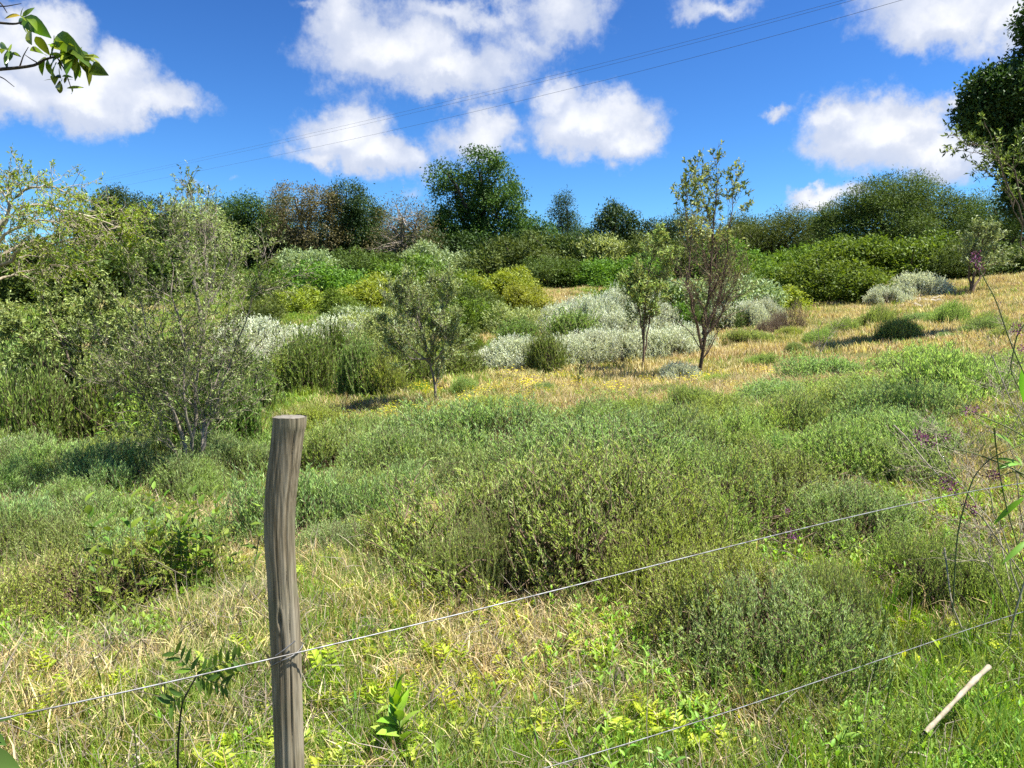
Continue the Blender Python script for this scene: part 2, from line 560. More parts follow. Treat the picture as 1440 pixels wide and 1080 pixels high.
def holes(rng, p, freq, frac):
    """leaves coherent gaps in a cloud of points: which points stay"""
    w = rng.normal(size=(7, 3)) * freq
    g = np.sin(p @ w.T + rng.uniform(0, 6.3, 7)).sum(1)
    return g < np.quantile(g, 1 - frac)


def make_mound(rng, n, m, slen, L, Wd, Hh=.62, stems=160, spread=.38, up=.85, lump=.28, mat=None, twig=None, name='mound', side=2, lo=.55, zmin=.14, gap=.24):
    """a dome of leafy sprigs, unit radius: returns foliage mesh and twig mesh"""
    u, f = dome_points(rng, n, lump, zmin)
    sc = np.array([1, 1, Hh])
    r = rng.uniform(lo, 1.0, n) ** .6
    tip = u * sc * r[:, None]; u = f
    kp = holes(rng, tip, 5.5, gap)
    tip = tip[kp]; u = u[kp]; n = len(tip)
    d = nrm(u * .6 + np.array([0, 0, up]) + rng.normal(size=(n, 3)) * spread)
    ln = slen * rng.uniform(.5, 1.25, n) * np.where(rng.uniform(size=n) < .12, 1.6, 1.0)
    tip[:, 2] = np.maximum(tip[:, 2], .04)
    root = tip - d * ln[:, None] * .55
    end = tip + d * ln[:, None] * .45
    bend = rng.normal(size=(n, 3)) * .13 * ln[:, None]
    fo = MB()
    tt = rng.uniform(.08, 1.0, (n, m))
    P = root[:, None] + (end - root)[:, None] * tt[..., None] + bend[:, None] * (tt * (1 - tt) * 4)[..., None]
    rad = rng.normal(size=(n, m, 3)); rad = nrm(np.cross(np.repeat(d[:, None], m, 1), rad))
    D = nrm(rad * .42 + d[:, None] * 1.0)
    sz = (1.1 - .5 * tt) * rng.uniform(.7, 1.3, (n, m))
    base_t = rng.uniform(0, .75, n)[:, None]
    tint = np.clip(base_t * .5 + tt * .42 + rng.normal(size=(n, m)) * .13, 0, 1)
    leaves(fo, P.reshape(-1, 3), D.reshape(-1, 3), rdir(rng, n * m) + np.array([0, 0, 1.0]), (L * sz).ravel(), (Wd * sz).ravel(), tint.ravel())
    tw = MB()
    k = 4
    s = np.linspace(0, 1, k)
    pts = root[:, None] + (end - root)[:, None] * s[None, :, None] + bend[:, None] * (s * (1 - s) * 4)[None, :, None]
    tubes(tw, pts, np.linspace(.0024, .0009, k)[None] * np.ones((n, 1)) * (slen / .25), 3, rng.uniform(0, 1, n))
    u2, f2 = dome_points(rng, stems, .1)
    e2 = u2 * sc * .86; b2 = u2 * [.35, .35, 0] * rng.uniform(.2, 1, (stems, 1))
    pts = b2[:, None] + (e2 - b2)[:, None] * s[None, :, None] + (rng.normal(size=(stems, 1, 3)) * .06) * (s * (1 - s) * 4)[None, :, None]
    tubes(tw, pts, np.linspace(.008, .0025, k)[None] * np.ones((stems, 1)), 3, rng.uniform(0, 1, stems))
    return fo.mesh(name + '_foliage', mat), tw.mesh(name + '_twigs', twig or M_TWIG)


def lobes_points(rng, lobes, n, shell=.78, bottom=-1.0):
    """n points through the shells of ellipsoid lobes (cx,cy,cz,rx,ry,rz), with outward directions"""
    lo = np.array(lobes, float)
    wgt = (lo[:, 3] * lo[:, 4] * lo[:, 5]) ** (2 / 3); wgt /= wgt.sum()
    k = rng.choice(len(lo), n, p=wgt)
    u = rdir(rng, n)
    u[:, 2] = np.maximum(u[:, 2], bottom + rng.uniform(-.1, .1, n))
    r = rng.uniform(shell ** 3, 1.06, n) ** (1 / 3)
    p = lo[k, :3] + u * lo[k, 3:] * r[:, None]
    return p, u, k


def make_crown(rng, lobes, clusters, per, crad, L, Wd, mat, shell=.7, bottom=-1.0, hang=0.0, up=.25, name='crown', inner=.25, gap=.26):
    """leaf clusters spread through the lobes"""
    p, u, k = lobes_points(rng, lobes, clusters, shell, bottom)
    ni = int(clusters * inner)
    if ni:
        p2, u2, _ = lobes_points(rng, lobes, ni, .2, bottom); p = np.r_[p, p2]; u = np.r_[u, u2]
    kp = holes(rng, p, 2.6 / max(.2, float(np.mean([l[3] for l in lobes]))), gap)
    p = p[kp]; u = u[kp]; n = len(p)
    off = rng.normal(size=(n, per, 3)) * crad * .5
    P = p[:, None] + off * np.array([1, 1, .75])
    D = nrm(u[:, None] * .55 + rng.normal(size=(n, per, 3)) * .8 + np.array([0, 0, up - hang]))
    N = nrm(rng.normal(size=(n, per, 3)) * .8 + np.array([0, 0, 1.0]) + u[:, None] * .5)
    ct = rng.uniform(.05, .8, n)
    tint = np.clip(ct[:, None] * .7 + rng.uniform(0, .3, (n, per)) + rng.normal(size=(n, per)) * .08, 0, 1)
    sz = rng.uniform(.65, 1.3, (n, per))
    mb = MB()
    leaves(mb, P.reshape(-1, 3), D.reshape(-1, 3), N.reshape(-1, 3), (L * sz).ravel(), (Wd * sz).ravel(), tint.ravel(), .15, .15)
    return mb.mesh(name, mat), p


def bez(a, b, c, k=6):
    s = np.linspace(0, 1, k)[:, None]
    return (1 - s) ** 2 * a + 2 * s * (1 - s) * b + s ** 2 * c


def make_limbs(rng, base, lobes, r0, pts_for_twigs, ntwig=60, fork=.35, mat=None, name='trunk'):
    """a tapered trunk with a limb to each lobe and twigs out of the lobes"""
    polys = []
    lo = np.array(lobes, float)
    top = lo[:, :3].mean(0) * [1, 1, .9]
    base = np.array(base, float)
    zf = base[2] + (top[2] - base[2]) * fork
    forkp = np.array([base[0] + (top[0] - base[0]) * .3, base[1], zf])
    k = 8
    tr = bez(base, base * .5 + forkp * .5 + rng.normal(size=3) * r0 * .4, forkp, k)
    polys.append((tr, np.linspace(1.25, .85, k) * r0, 0))
    for l in lo:
        e = l[:3] + np.array([0, 0, l[5] * .35])
        mid = forkp * .45 + e * .55 + np.array([0, 0, .12 * (e[2] - zf)]) + rng.normal(size=3) * .12 * np.linalg.norm(e - forkp)
        st = tr[int(rng.integers(4, 8))]
        polys.append((bez(st, mid, e, k), np.linspace(.62, .14, k) * r0, 0))
        near = pts_for_twigs[rng.choice(len(pts_for_twigs), min(len(pts_for_twigs), max(4, ntwig // len(lo))))]
        for q in near:
            if np.linalg.norm((q - l[:3]) / l[3:]) < 1.25:
                a = bez(st, mid, e, 12)[int(rng.integers(5, 12))]
                m_ = (a + q) / 2 + rng.normal(size=3) * .12 * np.linalg.norm(q - a)
                polys.append((bez(a, m_, q, 5), np.linspace(.16, .03, 5) * r0, 1))
    mb = MB(); tube_groups(mb, polys, lambda l: 8 if l == 0 else 4, rng)
    return mb.mesh(name, mat or M_DBARK, True)


def grow(rng, p, d, L, r, lvl, out, cfg):
    k = 5 if lvl else 4
    pts = [np.array(p, float)]; d = np.array(d, float)
    step = L / (k - 1)
    for i in range(k - 1):
        d = nrm(d + rng.normal(size=3) * cfg['wander'] + np.array([0, 0, cfg['trop']]))
        pts.append(pts[-1] + d * step)
    pts = np.array(pts)
    out.append((pts, np.linspace(r, r * (.45 if lvl else .3), k), lvl))
    if lvl == 0:
        return
    n = cfg['n'][lvl]
    for j in range(n):
        tpos = 1.0 if j == 0 else rng.uniform(cfg['from'], 1.0)
        i = min(int(tpos * (k - 1)), k - 2); f = tpos * (k - 1) - i
        a = pts[i] * (1 - f) + pts[i + 1] * f
        dd = nrm(pts[i + 1] - pts[i])
        if j == 0:
            nd = nrm(dd + rng.normal(size=3) * .18)
        else:
            s = rng.normal(size=3); s = nrm(s - dd * (s @ dd))
            nd = nrm(dd * cfg['keep'] + s)
        grow(rng, a, nd, L * cfg['ratio'] * rng.uniform(.7, 1.2), max(r * (.72 if j == 0 else .55) * (1 - .35 * tpos * (j > 0)), cfg.get('rmin', .002)), lvl - 1, out, cfg)


def twig_leaves(rng, polys, per, L, Wd, mat, name, tmin=.2, keepf=1.0, hang=.0, up=.3, where=None, jit=.0):
    tw = np.array([p for p, r, l in polys if l == 0])
    if where is not None:
        tw = tw[where(tw[:, -1])]
    if keepf < 1:
        tw = tw[rng.uniform(size=len(tw)) < keepf]
    n = len(tw); k = tw.shape[1]
    t = rng.uniform(tmin, 1, (n, per)) * (k - 1)
    i = np.minimum(t.astype(int), k - 2); f = (t - i)[..., None]
    P = np.take_along_axis(tw, i[..., None].repeat(3, -1), 1) * (1 - f) + np.take_along_axis(tw, (i + 1)[..., None].repeat(3, -1), 1) * f
    P = P + rng.normal(size=P.shape) * jit
    dirn = nrm(tw[:, -1] - tw[:, 0])[:, None]
    D = nrm(dirn * .7 + rng.normal(size=(n, per, 3)) * .75 + np.array([0, 0, up - hang]))
    N = nrm(rng.normal(size=(n, per, 3)) * .7 + np.array([0, 0, 1.0]))
    tint = np.clip(rng.uniform(.1, .7, n)[:, None] + rng.normal(size=(n, per)) * .16, 0, 1)
    sz = rng.uniform(.6, 1.3, (n, per))
    mb = MB(); leaves(mb, P.reshape(-1, 3), D.reshape(-1, 3), N.reshape(-1, 3), (L * sz).ravel(), (Wd * sz).ravel(), tint.ravel())
    return mb.mesh(name, mat)


def blades(rng, n, h, w, spread, lean, mat, name, k=4, vary=.5, twist=.4):
    """a tuft of grass blades"""
    th = rng.uniform(0, 2 * PI, n); rr = spread * np.sqrt(rng.uniform(0, 1, n))
    base = np.stack([rr * np.cos(th), rr * np.sin(th), np.full(n, -.02)], -1)
    a = rng.uniform(0, 2 * PI, n); hh = h * rng.uniform(1 - vary, 1 + vary, n)
    ln = np.clip(np.abs(rng.normal(lean, lean * .5, n)), .05, 1.6)
    od = np.stack([np.cos(a), np.sin(a), 0 * a], -1)
    s = np.linspace(0, 1, k)
    ang = ln[:, None] * s[None] * 1.2
    seg = (hh / (k - 1))[:, None]
    dx = np.cumsum(np.sin(ang) * seg, 1); dz = np.cumsum(np.cos(ang) * seg, 1)
    dx = np.c_[np.zeros(n), dx[:, :-1]]; dz = np.c_[np.zeros(n), dz[:, :-1]]
    C = base[:, None] + od[:, None] * dx[..., None] + np.array([0, 0, 1]) * dz[..., None]
    a2 = a + PI / 2 + rng.normal(size=n) * twist
    sd_ = np.stack([np.cos(a2), np.sin(a2), 0 * a2], -1)
    ww = w * rng.uniform(.6, 1.4, n)[:, None] * np.array([.7, 1, .75, .12])[None, :k]
    Lf = C - sd_[:, None] * ww[..., None] / 2; Rt = C + sd_[:, None] * ww[..., None] / 2
    V = np.stack([Lf, Rt], 2).reshape(n, 2 * k, 3)
    q = np.array([[2 * i, 2 * i + 1, 2 * i + 3, 2 * i + 2] for i in range(k - 1)])
    Q = (np.arange(n)[:, None, None] * 2 * k + q[None]).reshape(-1, 4)
    tint = np.repeat(np.clip(rng.uniform(0, 1, n), 0, 1), 2 * k)
    mb = MB(); mb.add(V.reshape(-1, 3), None, Q, tint)
    return mb.mesh(name, mat)


def leaf_shape(L, Wd, bend=.25, fold=.2, k=6, tint=.5):
    """one larger lanceolate leaf along +X, folded at the midrib"""
    s = np.linspace(0, 1, k)
    w = Wd * .5 * np.sin(np.clip(s, .03, 1) ** .8 * PI) ** .8
    w[-1] = .0005; w[0] = Wd * .06
    x = L * s; z = -bend * L * s ** 2 + .12 * L * s
    c = np.stack([x, 0 * x, z], -1)
    l = np.stack([x, w, z + w * fold * 2], -1); r = np.stack([x, -w, z + w * fold * 2], -1)
    V = np.stack([l, c, r], 1).reshape(-1, 3)
    q = []
    for i in range(k - 1):
        q += [[3 * i, 3 * i + 1, 3 * i + 4, 3 * i + 3], [3 * i + 1, 3 * i + 2, 3 * i + 5, 3 * i + 4]]
    return V, np.array(q)


def leaf_mesh(L, Wd, mat, name, bend=.25, fold=.2, tint=.5):
    V, q = leaf_shape(L, Wd, bend, fold)
    mb = MB(); mb.add(V, None, q, tint)
    return mb.mesh(name, mat, True)


def seedling(rng, h, n, L, Wd, mat, name, pairs=True, tip=True, lean=.15, stems=1, droop=.3, spread=.05):
    """leafy weed: stems with opposite lanceolate leaves"""
    mb = MB()
    for s_ in range(stems):
        b = np.r_[rng.normal(size=2) * spread * (stems > 1), -.02]
        hh = h * rng.uniform(.7, 1.2)
        top = b + np.array([rng.normal() * lean * hh, rng.normal() * lean * hh, hh])
        ax_ = bez(b, (b + top) / 2 + np.r_[rng.normal(size=2) * .03, 0], top, 8)
        tubes(mb, ax_[None], np.linspace(.003, .0012, 8)[None], 3, .3)
        for i in range(n):
            f = (i + 1) / n
            p = ax_[min(7, int(f * 7))]
            for j in range(2 if pairs else 1):
                a = i * 2.4 + j * PI + rng.normal() * .3
                V, q = leaf_shape(L * rng.uniform(.6, 1.2) * (1.1 - .4 * f), Wd * rng.uniform(.7, 1.2) * (1.1 - .4 * f), droop, .25, 5)
                el_ = .15 + .75 * f + rng.normal() * .2
                M = np.array((Matrix.Rotation(a, 3, 'Z') @ Matrix.Rotation(-el_, 3, 'Y')))
                mb.add(V @ M.T + p, None, q, np.clip(.25 + .5 * f + rng.normal() * .12, 0, 1))
    return mb.mesh(name, mat)


def fern_tuft(rng, n, L, mat, name):
    """bright compound fronds"""
    mb = MB()
    for i in range(n):
        a = rng.uniform(0, 6.3); el0 = rng.uniform(.6, 1.3); l = L * rng.uniform(.6, 1.2)
        k = 10; s = np.linspace(0, 1, k)
        d = np.array([math.cos(a), math.sin(a), 0])
        ax_ = d * (l * s * math.cos(el0))[:, None] + np.array([0, 0, 1]) * (l * (s * math.sin(el0) - .25 * s * s))[:, None]
        tubes(mb, ax_[None], np.linspace(.002, .0008, k)[None], 3, .3)
        sd_ = np.array([-d[1], d[0], 0])
        P, D = [], []
        for j in range(2, k):
            for sg in (-1, 1):
                P.append(ax_[j]); D.append(sd_ * sg + (ax_[j] - ax_[j - 1]) / np.linalg.norm(ax_[j] - ax_[j - 1]) * .5 + rng.normal(size=3) * .1)
        ll = np.repeat(l * .26 * np.sin((s[2:] * .75 + .2) * PI), 2) * rng.uniform(.8, 1.2, len(P))
        leaves(mb, np.array(P), np.array(D), np.array([[0, 0, 1.0]] * len(P)) + rng.normal(size=(len(P), 3)) * .25, ll, ll * .42, np.clip(rng.uniform(.2, .8) + rng.normal(size=len(P)) * .1, 0, 1))
    return mb.mesh(name, mat)


# ------------------------------------------------------------------ shared plant meshes
rg = np.random.default_rng(11)
MOUND_NEAR = [make_mound(rg, 1700, 46, .30, .030, .0066, zmin=.30, spread=.42, up=1.25, mat=M_SAGE, stems=260, name='sage', lump=.30),
              make_mound(rg, 1700, 44, .30, .029, .0064, zmin=.28, spread=.42, up=1.25, mat=M_SAGE_BLUE, stems=220, name='bluesage', lump=.34, Hh=.55),
              make_mound(rg, 1500, 46, .34, .030, .0066, zmin=.30, spread=.55, up=1.3, mat=M_SAGE, stems=220, name='sage', lump=.34, Hh=.6),
              make_mound(rg, 1400, 44, .30, .025, .0072, zmin=.34, spread=.52, mat=M_LIME, stems=220, name='limesage', lump=.36, Hh=.55)]
MOUND_MID = [make_mound(rg, 1400, 22, .36, .060, .0110, spread=.42, mat=mt, stems=140, name='midsage', lump=.34, Hh=hh, up=1.5, zmin=.24, gap=.2)
             for mt, hh in ((M_SAGE, .6), (M_SAGE_BLUE, .52), (M_LIME, .55), (M_SAGE, .55), (M_SAGE_BLUE, .6))]
MOUND_WHITE = [make_mound(rg, 2400, 20, .22, .042, .015, mat=M_SILVER, stems=30, name='silver', lump=.16, Hh=hh, spread=.5, twig=M_GREYTWIG) for hh in (.62, .5)]
MOUND_DEAD = [make_mound(rg, 1100, 8, .24, .03, .008, mat=M_DEAD, stems=160, name='deadmound', lump=.3, Hh=.55, spread=.55)]
UPRIGHT = [make_mound(rg, 900, 34, .62, .075, .021, mat=mt, stems=40, name='upright', lump=.3, Hh=1.0, up=1.25, spread=.5, lo=.3, gap=.3) for mt in (M_UP, M_BRIGHT, M_LIME)]


def bumps(rng, lobes, n, k0=.22, k1=.42):
    """smaller lobes budding from the outside of larger ones, so that no outline stays round"""
    out = []
    for _ in range(n):
        l = lobes[int(rng.integers(0, len(lobes)))]
        u = rdir(rng, 1)[0]; u[2] = abs(u[2]) * 1.1 - .15
        k = rng.uniform(k0, k1)
        out.append((l[0] + u[0] * l[3] * 1.0, l[1] + u[1] * l[4] * 1.0, l[2] + u[2] * l[5] * 1.0, l[3] * k, l[4] * k, l[5] * k * rng.uniform(.8, 1.4)))
    return out


def bush_lobes(rng, n=7, flat=.75):
    out = []
    for i in range(n):
        a = rng.uniform(0, 6.3); r = rng.uniform(.1, .62)
        s = rng.uniform(.22, .44)
        out.append((r * math.cos(a), r * math.sin(a), rng.uniform(.25, .74) * flat, s, s, s * rng.uniform(.8, 1.1)))
    out.append((0, 0, .32 * flat, .5, .5, .36 * flat / .75))
    out += bumps(rng, out, 12)
    return out


def make_bush(rng, mat, L, Wd, clusters=1100, per=9, n=10, flat=.95, crad=.10, up=.5):
    lb = bush_lobes(rng, n, flat)
    cr, p = make_crown(rng, lb, clusters, per, crad, L, Wd, mat, .75, -.55, 0, up, 'bush_foliage', .2)
    tr = make_limbs(rng, (0, 0, -.1), lb, .035, p, 40, .2, M_BARK, 'bush_stems')
    return cr, tr


BUSH = {
    'bright': [make_bush(rg, M_BRIGHT, .052, .024, 1500, 14) for _ in range(4)],
    'olive': [make_bush(rg, M_OLIVE, .055, .020, 1500, 13) for _ in range(3)],
    'yellow': [make_bush(rg, M_YELLOW, .055, .024, 1400, 13) for _ in range(2)],
    'grey': [make_bush(rg, M_GREY, .075, .026, 1200, 9) for _ in range(2)],
    'brown': [make_bush(rg, M_BROWN, .07, .024, 1100, 9)],
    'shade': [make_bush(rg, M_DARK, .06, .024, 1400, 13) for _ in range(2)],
    'dusty': [make_bush(rg, M_DUSTY, .07, .02, 1400, 10, up=.9) for _ in range(2)],
}
_turn = random.Random(4)


FOOT = []


def plant(name, meshes, px, y, w, ptop, label, cat, group=None, names=('foliage', 'stems'), dx=1.0, sink=.03, squash=.5, minh=0.0):
    """a plant of w photograph-pixels width standing y metres ahead under column px, its top at row ptop"""
    x, z = spot(px, y)
    rad = w * .5 * mpp(y)
    hgt = max(.08, top_z(ptop, y) - z, minh * rad)
    v = np.empty(len(meshes[0].vertices) * 3, np.float32)
    hm = meshes[0].get('hmax')
    if hm is None:
        meshes[0].vertices.foreach_get('co', v); vv = v.reshape(-1, 3)
        hm = float(np.percentile(vv[:, 2], 98.5)); rm = float(np.percentile(np.abs(vv[:, 0]), 97))
        meshes[0]['hmax'] = hm; meshes[0]['rmax'] = rm
    rm = meshes[0]['rmax']
    low = squash * rad / rm * hm                                 # keeps the plant's natural roundness: a low one stands deeper in the herbage
    if hgt < low:
        sink = sink + low - hgt; hgt = low - sink
        hgt = max(hgt, .05)
    o = thing(name, (x, y, z - sink), label, cat, group, _turn.uniform(0, 6.28), (rad / rm, rad / rm * dx, (hgt + sink) / hm))
    FOOT.append((x, y, rad * .8, rad * .8 * dx))
    for nm, me in zip(names, meshes):
        c = link(nm, me, o); c['kind'] = 'stuff'
    return o


# ------------------------------------------------------------------ the tree line on the ridge
def lobe_px(px, py, wpx, hpx, y, dy=0.0, deep=.9):
    """an ellipsoid lobe seen at a pixel: centre and radii in metres"""
    x = (px - 720) / FPX * ((y) * math.cos(PITCH))
    z = top_z(py, y)
    return (x, y + dy, z, wpx * .5 * mpp(y), wpx * .5 * mpp(y) * deep, hpx * .5 * mpp(y))


def ridge_tree(name, label, y, lobes, base_px, mat, clusters, per, crad, L, Wd, r0=.16, seed=0, bark=None, shell=.62, cat='tree', group=None, inner=.2, bottom=-1.0, twigs=90, fork=.35, hang=0.0, up=.25):
    rng = np.random.default_rng(1000 + seed)
    lb = [lobe_px(a, b, c, d, y, rng.uniform(-.4, .4) * c * mpp(y)) for a, b, c, d in lobes]
    main = list(lb); lb = lb + bumps(rng, main, int(len(main) * 2.2), .2, .45)
    x, z = spot(base_px, y)
    o = thing(name, (x, y, z - .1), label, cat, group)
    loc = [(l[0] - x, l[1] - y, l[2] - (z - .1), l[3], l[4], l[5]) for l in lb]
    cr, p = make_crown(rng, loc, clusters, per, crad, L, Wd, mat, shell, bottom, hang, up, 'crown', inner, gap=.13)
    link('trunk', make_limbs(rng, (0, 0, 0), loc[:len(main)], r0, p, twigs, fork, bark or M_DBARK), o)
    c = link('crown', cr, o); c['kind'] = 'stuff'
    return o


ridge_tree('round_tree', 'tallest dark green round-topped tree on the ridge, sky showing between its limbs', 50,
           [(640, 275, 60, 70), (625, 250, 34, 36), (672, 240, 66, 50), (700, 258, 56, 60), (712, 292, 52, 60), (690, 300, 60, 60), (650, 318, 80, 60), (700, 335, 70, 50), (665, 352, 90, 46), (630, 340, 50, 60), (720, 318, 34, 46), (655, 262, 40, 44)],
           682, M_TREE, 1900, 20, .45, .165, .085, .30, 1, shell=.72, inner=.1, twigs=160, bark=M_DBARK)
ridge_tree('flat_topped_tree', 'dark olive flat-topped tree behind the thorn tree at far left of the ridge', 45,
           [(185, 296, 70, 46), (225, 300, 70, 40), (265, 308, 60, 40), (200, 330, 110, 50), (250, 340, 90, 50), (165, 300, 40, 40)],
           210, M_DARK, 1500, 14, .42, .13, .058, .22, 2)
ridge_tree('green_tree', 'mid green tree between the flat-topped tree and the brown-topped tree', 49,
           [(352, 298, 50, 36), (375, 302, 46, 40), (335, 318, 50, 46), (368, 335, 80, 60)], 362, M_TREE, 900, 15, .6, .14, .06, .18, 3)
ridge_tree('brown_topped_tree', 'brown-topped half bare tree left of the dark tree on the ridge', 46,
           [(425, 290, 66, 50), (455, 296, 50, 56), (405, 312, 50, 50), (440, 330, 90, 60), (425, 352, 90, 50)], 436, M_BROWN, 1500, 13, .42, .13, .055, .2, 4, bark=M_GREYTWIG, twigs=220, shell=.8, inner=.05)
ridge_tree('dark_tree', 'dark green tree with tawny top beside the brown-topped tree', 47,
           [(495, 280, 56, 44), (512, 300, 46, 50), (485, 310, 50, 60), (500, 340, 70, 60)], 496, M_DARK, 1200, 15, .42, .13, .06, .2, 5)
ridge_tree('leafless_tree', 'pale leafless tree with tangled grey twigs left of the tallest tree', 45,
           [(570, 320, 70, 70), (550, 330, 56, 60), (590, 312, 50, 60), (572, 350, 100, 46)], 570, M_BROWN, 420, 7, .6, .14, .05, .16, 6, bark=M_GREYTWIG, twigs=420, shell=.85, inner=.0)
ridge_tree('loose_tree', 'small loose-crowned tree just right of the tallest tree', 52,
           [(750, 325, 44, 30), (770, 335, 36, 34), (738, 345, 40, 40)], 752, M_TREE, 420, 9, .5, .18, .08, .12, 7)
ridge_tree('narrow_tree', 'narrow pointed conifer-like tree on the skyline', 66,
           [(793, 290, 20, 40), (788, 310, 26, 40), (803, 318, 22, 36), (795, 335, 36, 40)], 795, M_DARK, 560, 10, .5, .2, .06, .16, 8, hang=.3)
ridge_tree('small_round_tree', 'small round dark tree standing alone on the skyline', 56,
           [(862, 318, 50, 44), (850, 322, 34, 36), (877, 324, 34, 36)], 862, M_DARK, 520, 10, .5, .2, .085, .14, 9, fork=.6)
ridge_tree('low_tree', 'low dark tree on the skyline behind the sapling', 56, [(916, 326, 44, 24), (930, 332, 34, 20)], 918, M_DARK, 260, 9, .5, .2, .08, .12, 10, fork=.6)
ridge_tree('sparse_topped_tree', 'olive tree with a sparse twiggy top right of the bare-stemmed tree', 44,
           [(1105, 308, 50, 30), (1085, 325, 70, 40), (1060, 335, 70, 40), (1120, 330, 50, 40), (1035, 340, 70, 40)], 1090, M_OLIVE, 1100, 14, .5, .12, .042, .16, 11)
ridge_tree('spreading_thorn_tree', 'broad dark dome-shaped thorn tree on the right of the ridge', 40,
           [(1250, 268, 90, 40), (1290, 275, 90, 46), (1215, 282, 76, 50), (1190, 305, 70, 50), (1250, 305, 110, 60), (1310, 300, 90, 60), (1340, 300, 60, 40), (1225, 325, 110, 46), (1290, 328, 120, 46), (1170, 322, 50, 40)],
           1260, M_OLIVE, 2500, 18, .42, .14, .040, .16, 12, shell=.45, twigs=200, hang=.1, inner=.5)
ridge_tree('far_right_tree', 'olive scrub tree behind the right edge tree', 38, [(1400, 300, 90, 60), (1440, 290, 90, 70), (1370, 318, 60, 50), (1480, 300, 100, 90), (1420, 335, 130, 50)], 1410, M_OLIVE, 1800, 14, .45, .12, .036, .14, 13, shell=.5)
ridge_tree('grey_crowned_tree', 'tall sparse grey-leaved tree rising behind the wide twiggy shrub', 20,
           [(268, 292, 44, 24), (292, 296, 40, 22), (280, 315, 70, 34), (320, 335, 50, 34)], 285, M_DUSTY, 380, 8, .25, .075, .026, .07, 14, bark=M_GREYTWIG, twigs=200, shell=.7, inner=.05)

# more trees that close the belt
BELT = [(165, 300, 50, 44, 'O', 'olive tree at the far left end of the tree belt'), (320, 305, 56, 40, 'D', 'dark tree behind the grey-crowned tree in the belt'), (395, 300, 50, 44, 'O', 'olive tree squeezed between the green and brown-topped ridge trees'),
        (470, 312, 60, 44, 'D', 'dark tree low behind the brown-topped ridge tree'), (535, 318, 56, 40, 'O', 'olive tree just left of the leafless ridge tree'), (605, 318, 44, 44, 'D', 'dark slender tree at the tallest tree\'s left side'),
        (735, 335, 44, 30, 'O', 'low olive tree right of the tallest tree'), (822, 338, 60, 26, 'D', 'low dark tree between the narrow and the small round skyline trees'), (890, 335, 50, 26, 'O', 'low olive tree right of the small round skyline tree'),
        (950, 325, 50, 34, 'D', 'dark tree showing left of the bare-stemmed tree'), (1035, 318, 56, 36, 'O', 'olive tree showing right of the bare-stemmed tree'), (1150, 318, 56, 36, 'D', 'dark tree left of the spreading thorn tree'),
        (1365, 300, 60, 44, 'D', 'dark tree joining the spreading thorn tree\'s right end')]
for i, (px, py, w, h, k, lab) in enumerate(BELT):
    rb_ = np.random.default_rng(900 + i)
    lo4 = [(px + rb_.uniform(-.35, .35) * w, py + rb_.uniform(-.3, .5) * h, w * rb_.uniform(.45, .75), h * rb_.uniform(.5, .9)) for _ in range(4)] + [(px, py + h * .9, w * 1.2, h * 1.2)]
    ridge_tree('belt_tree', lab, 53 + (i % 3) * 2, lo4, px, M_OLIVE if k == 'O' else M_DARK, 620, 14, .55, .13, .055, .16, 60 + i, cat='tree', group='trees closing the ridge belt')

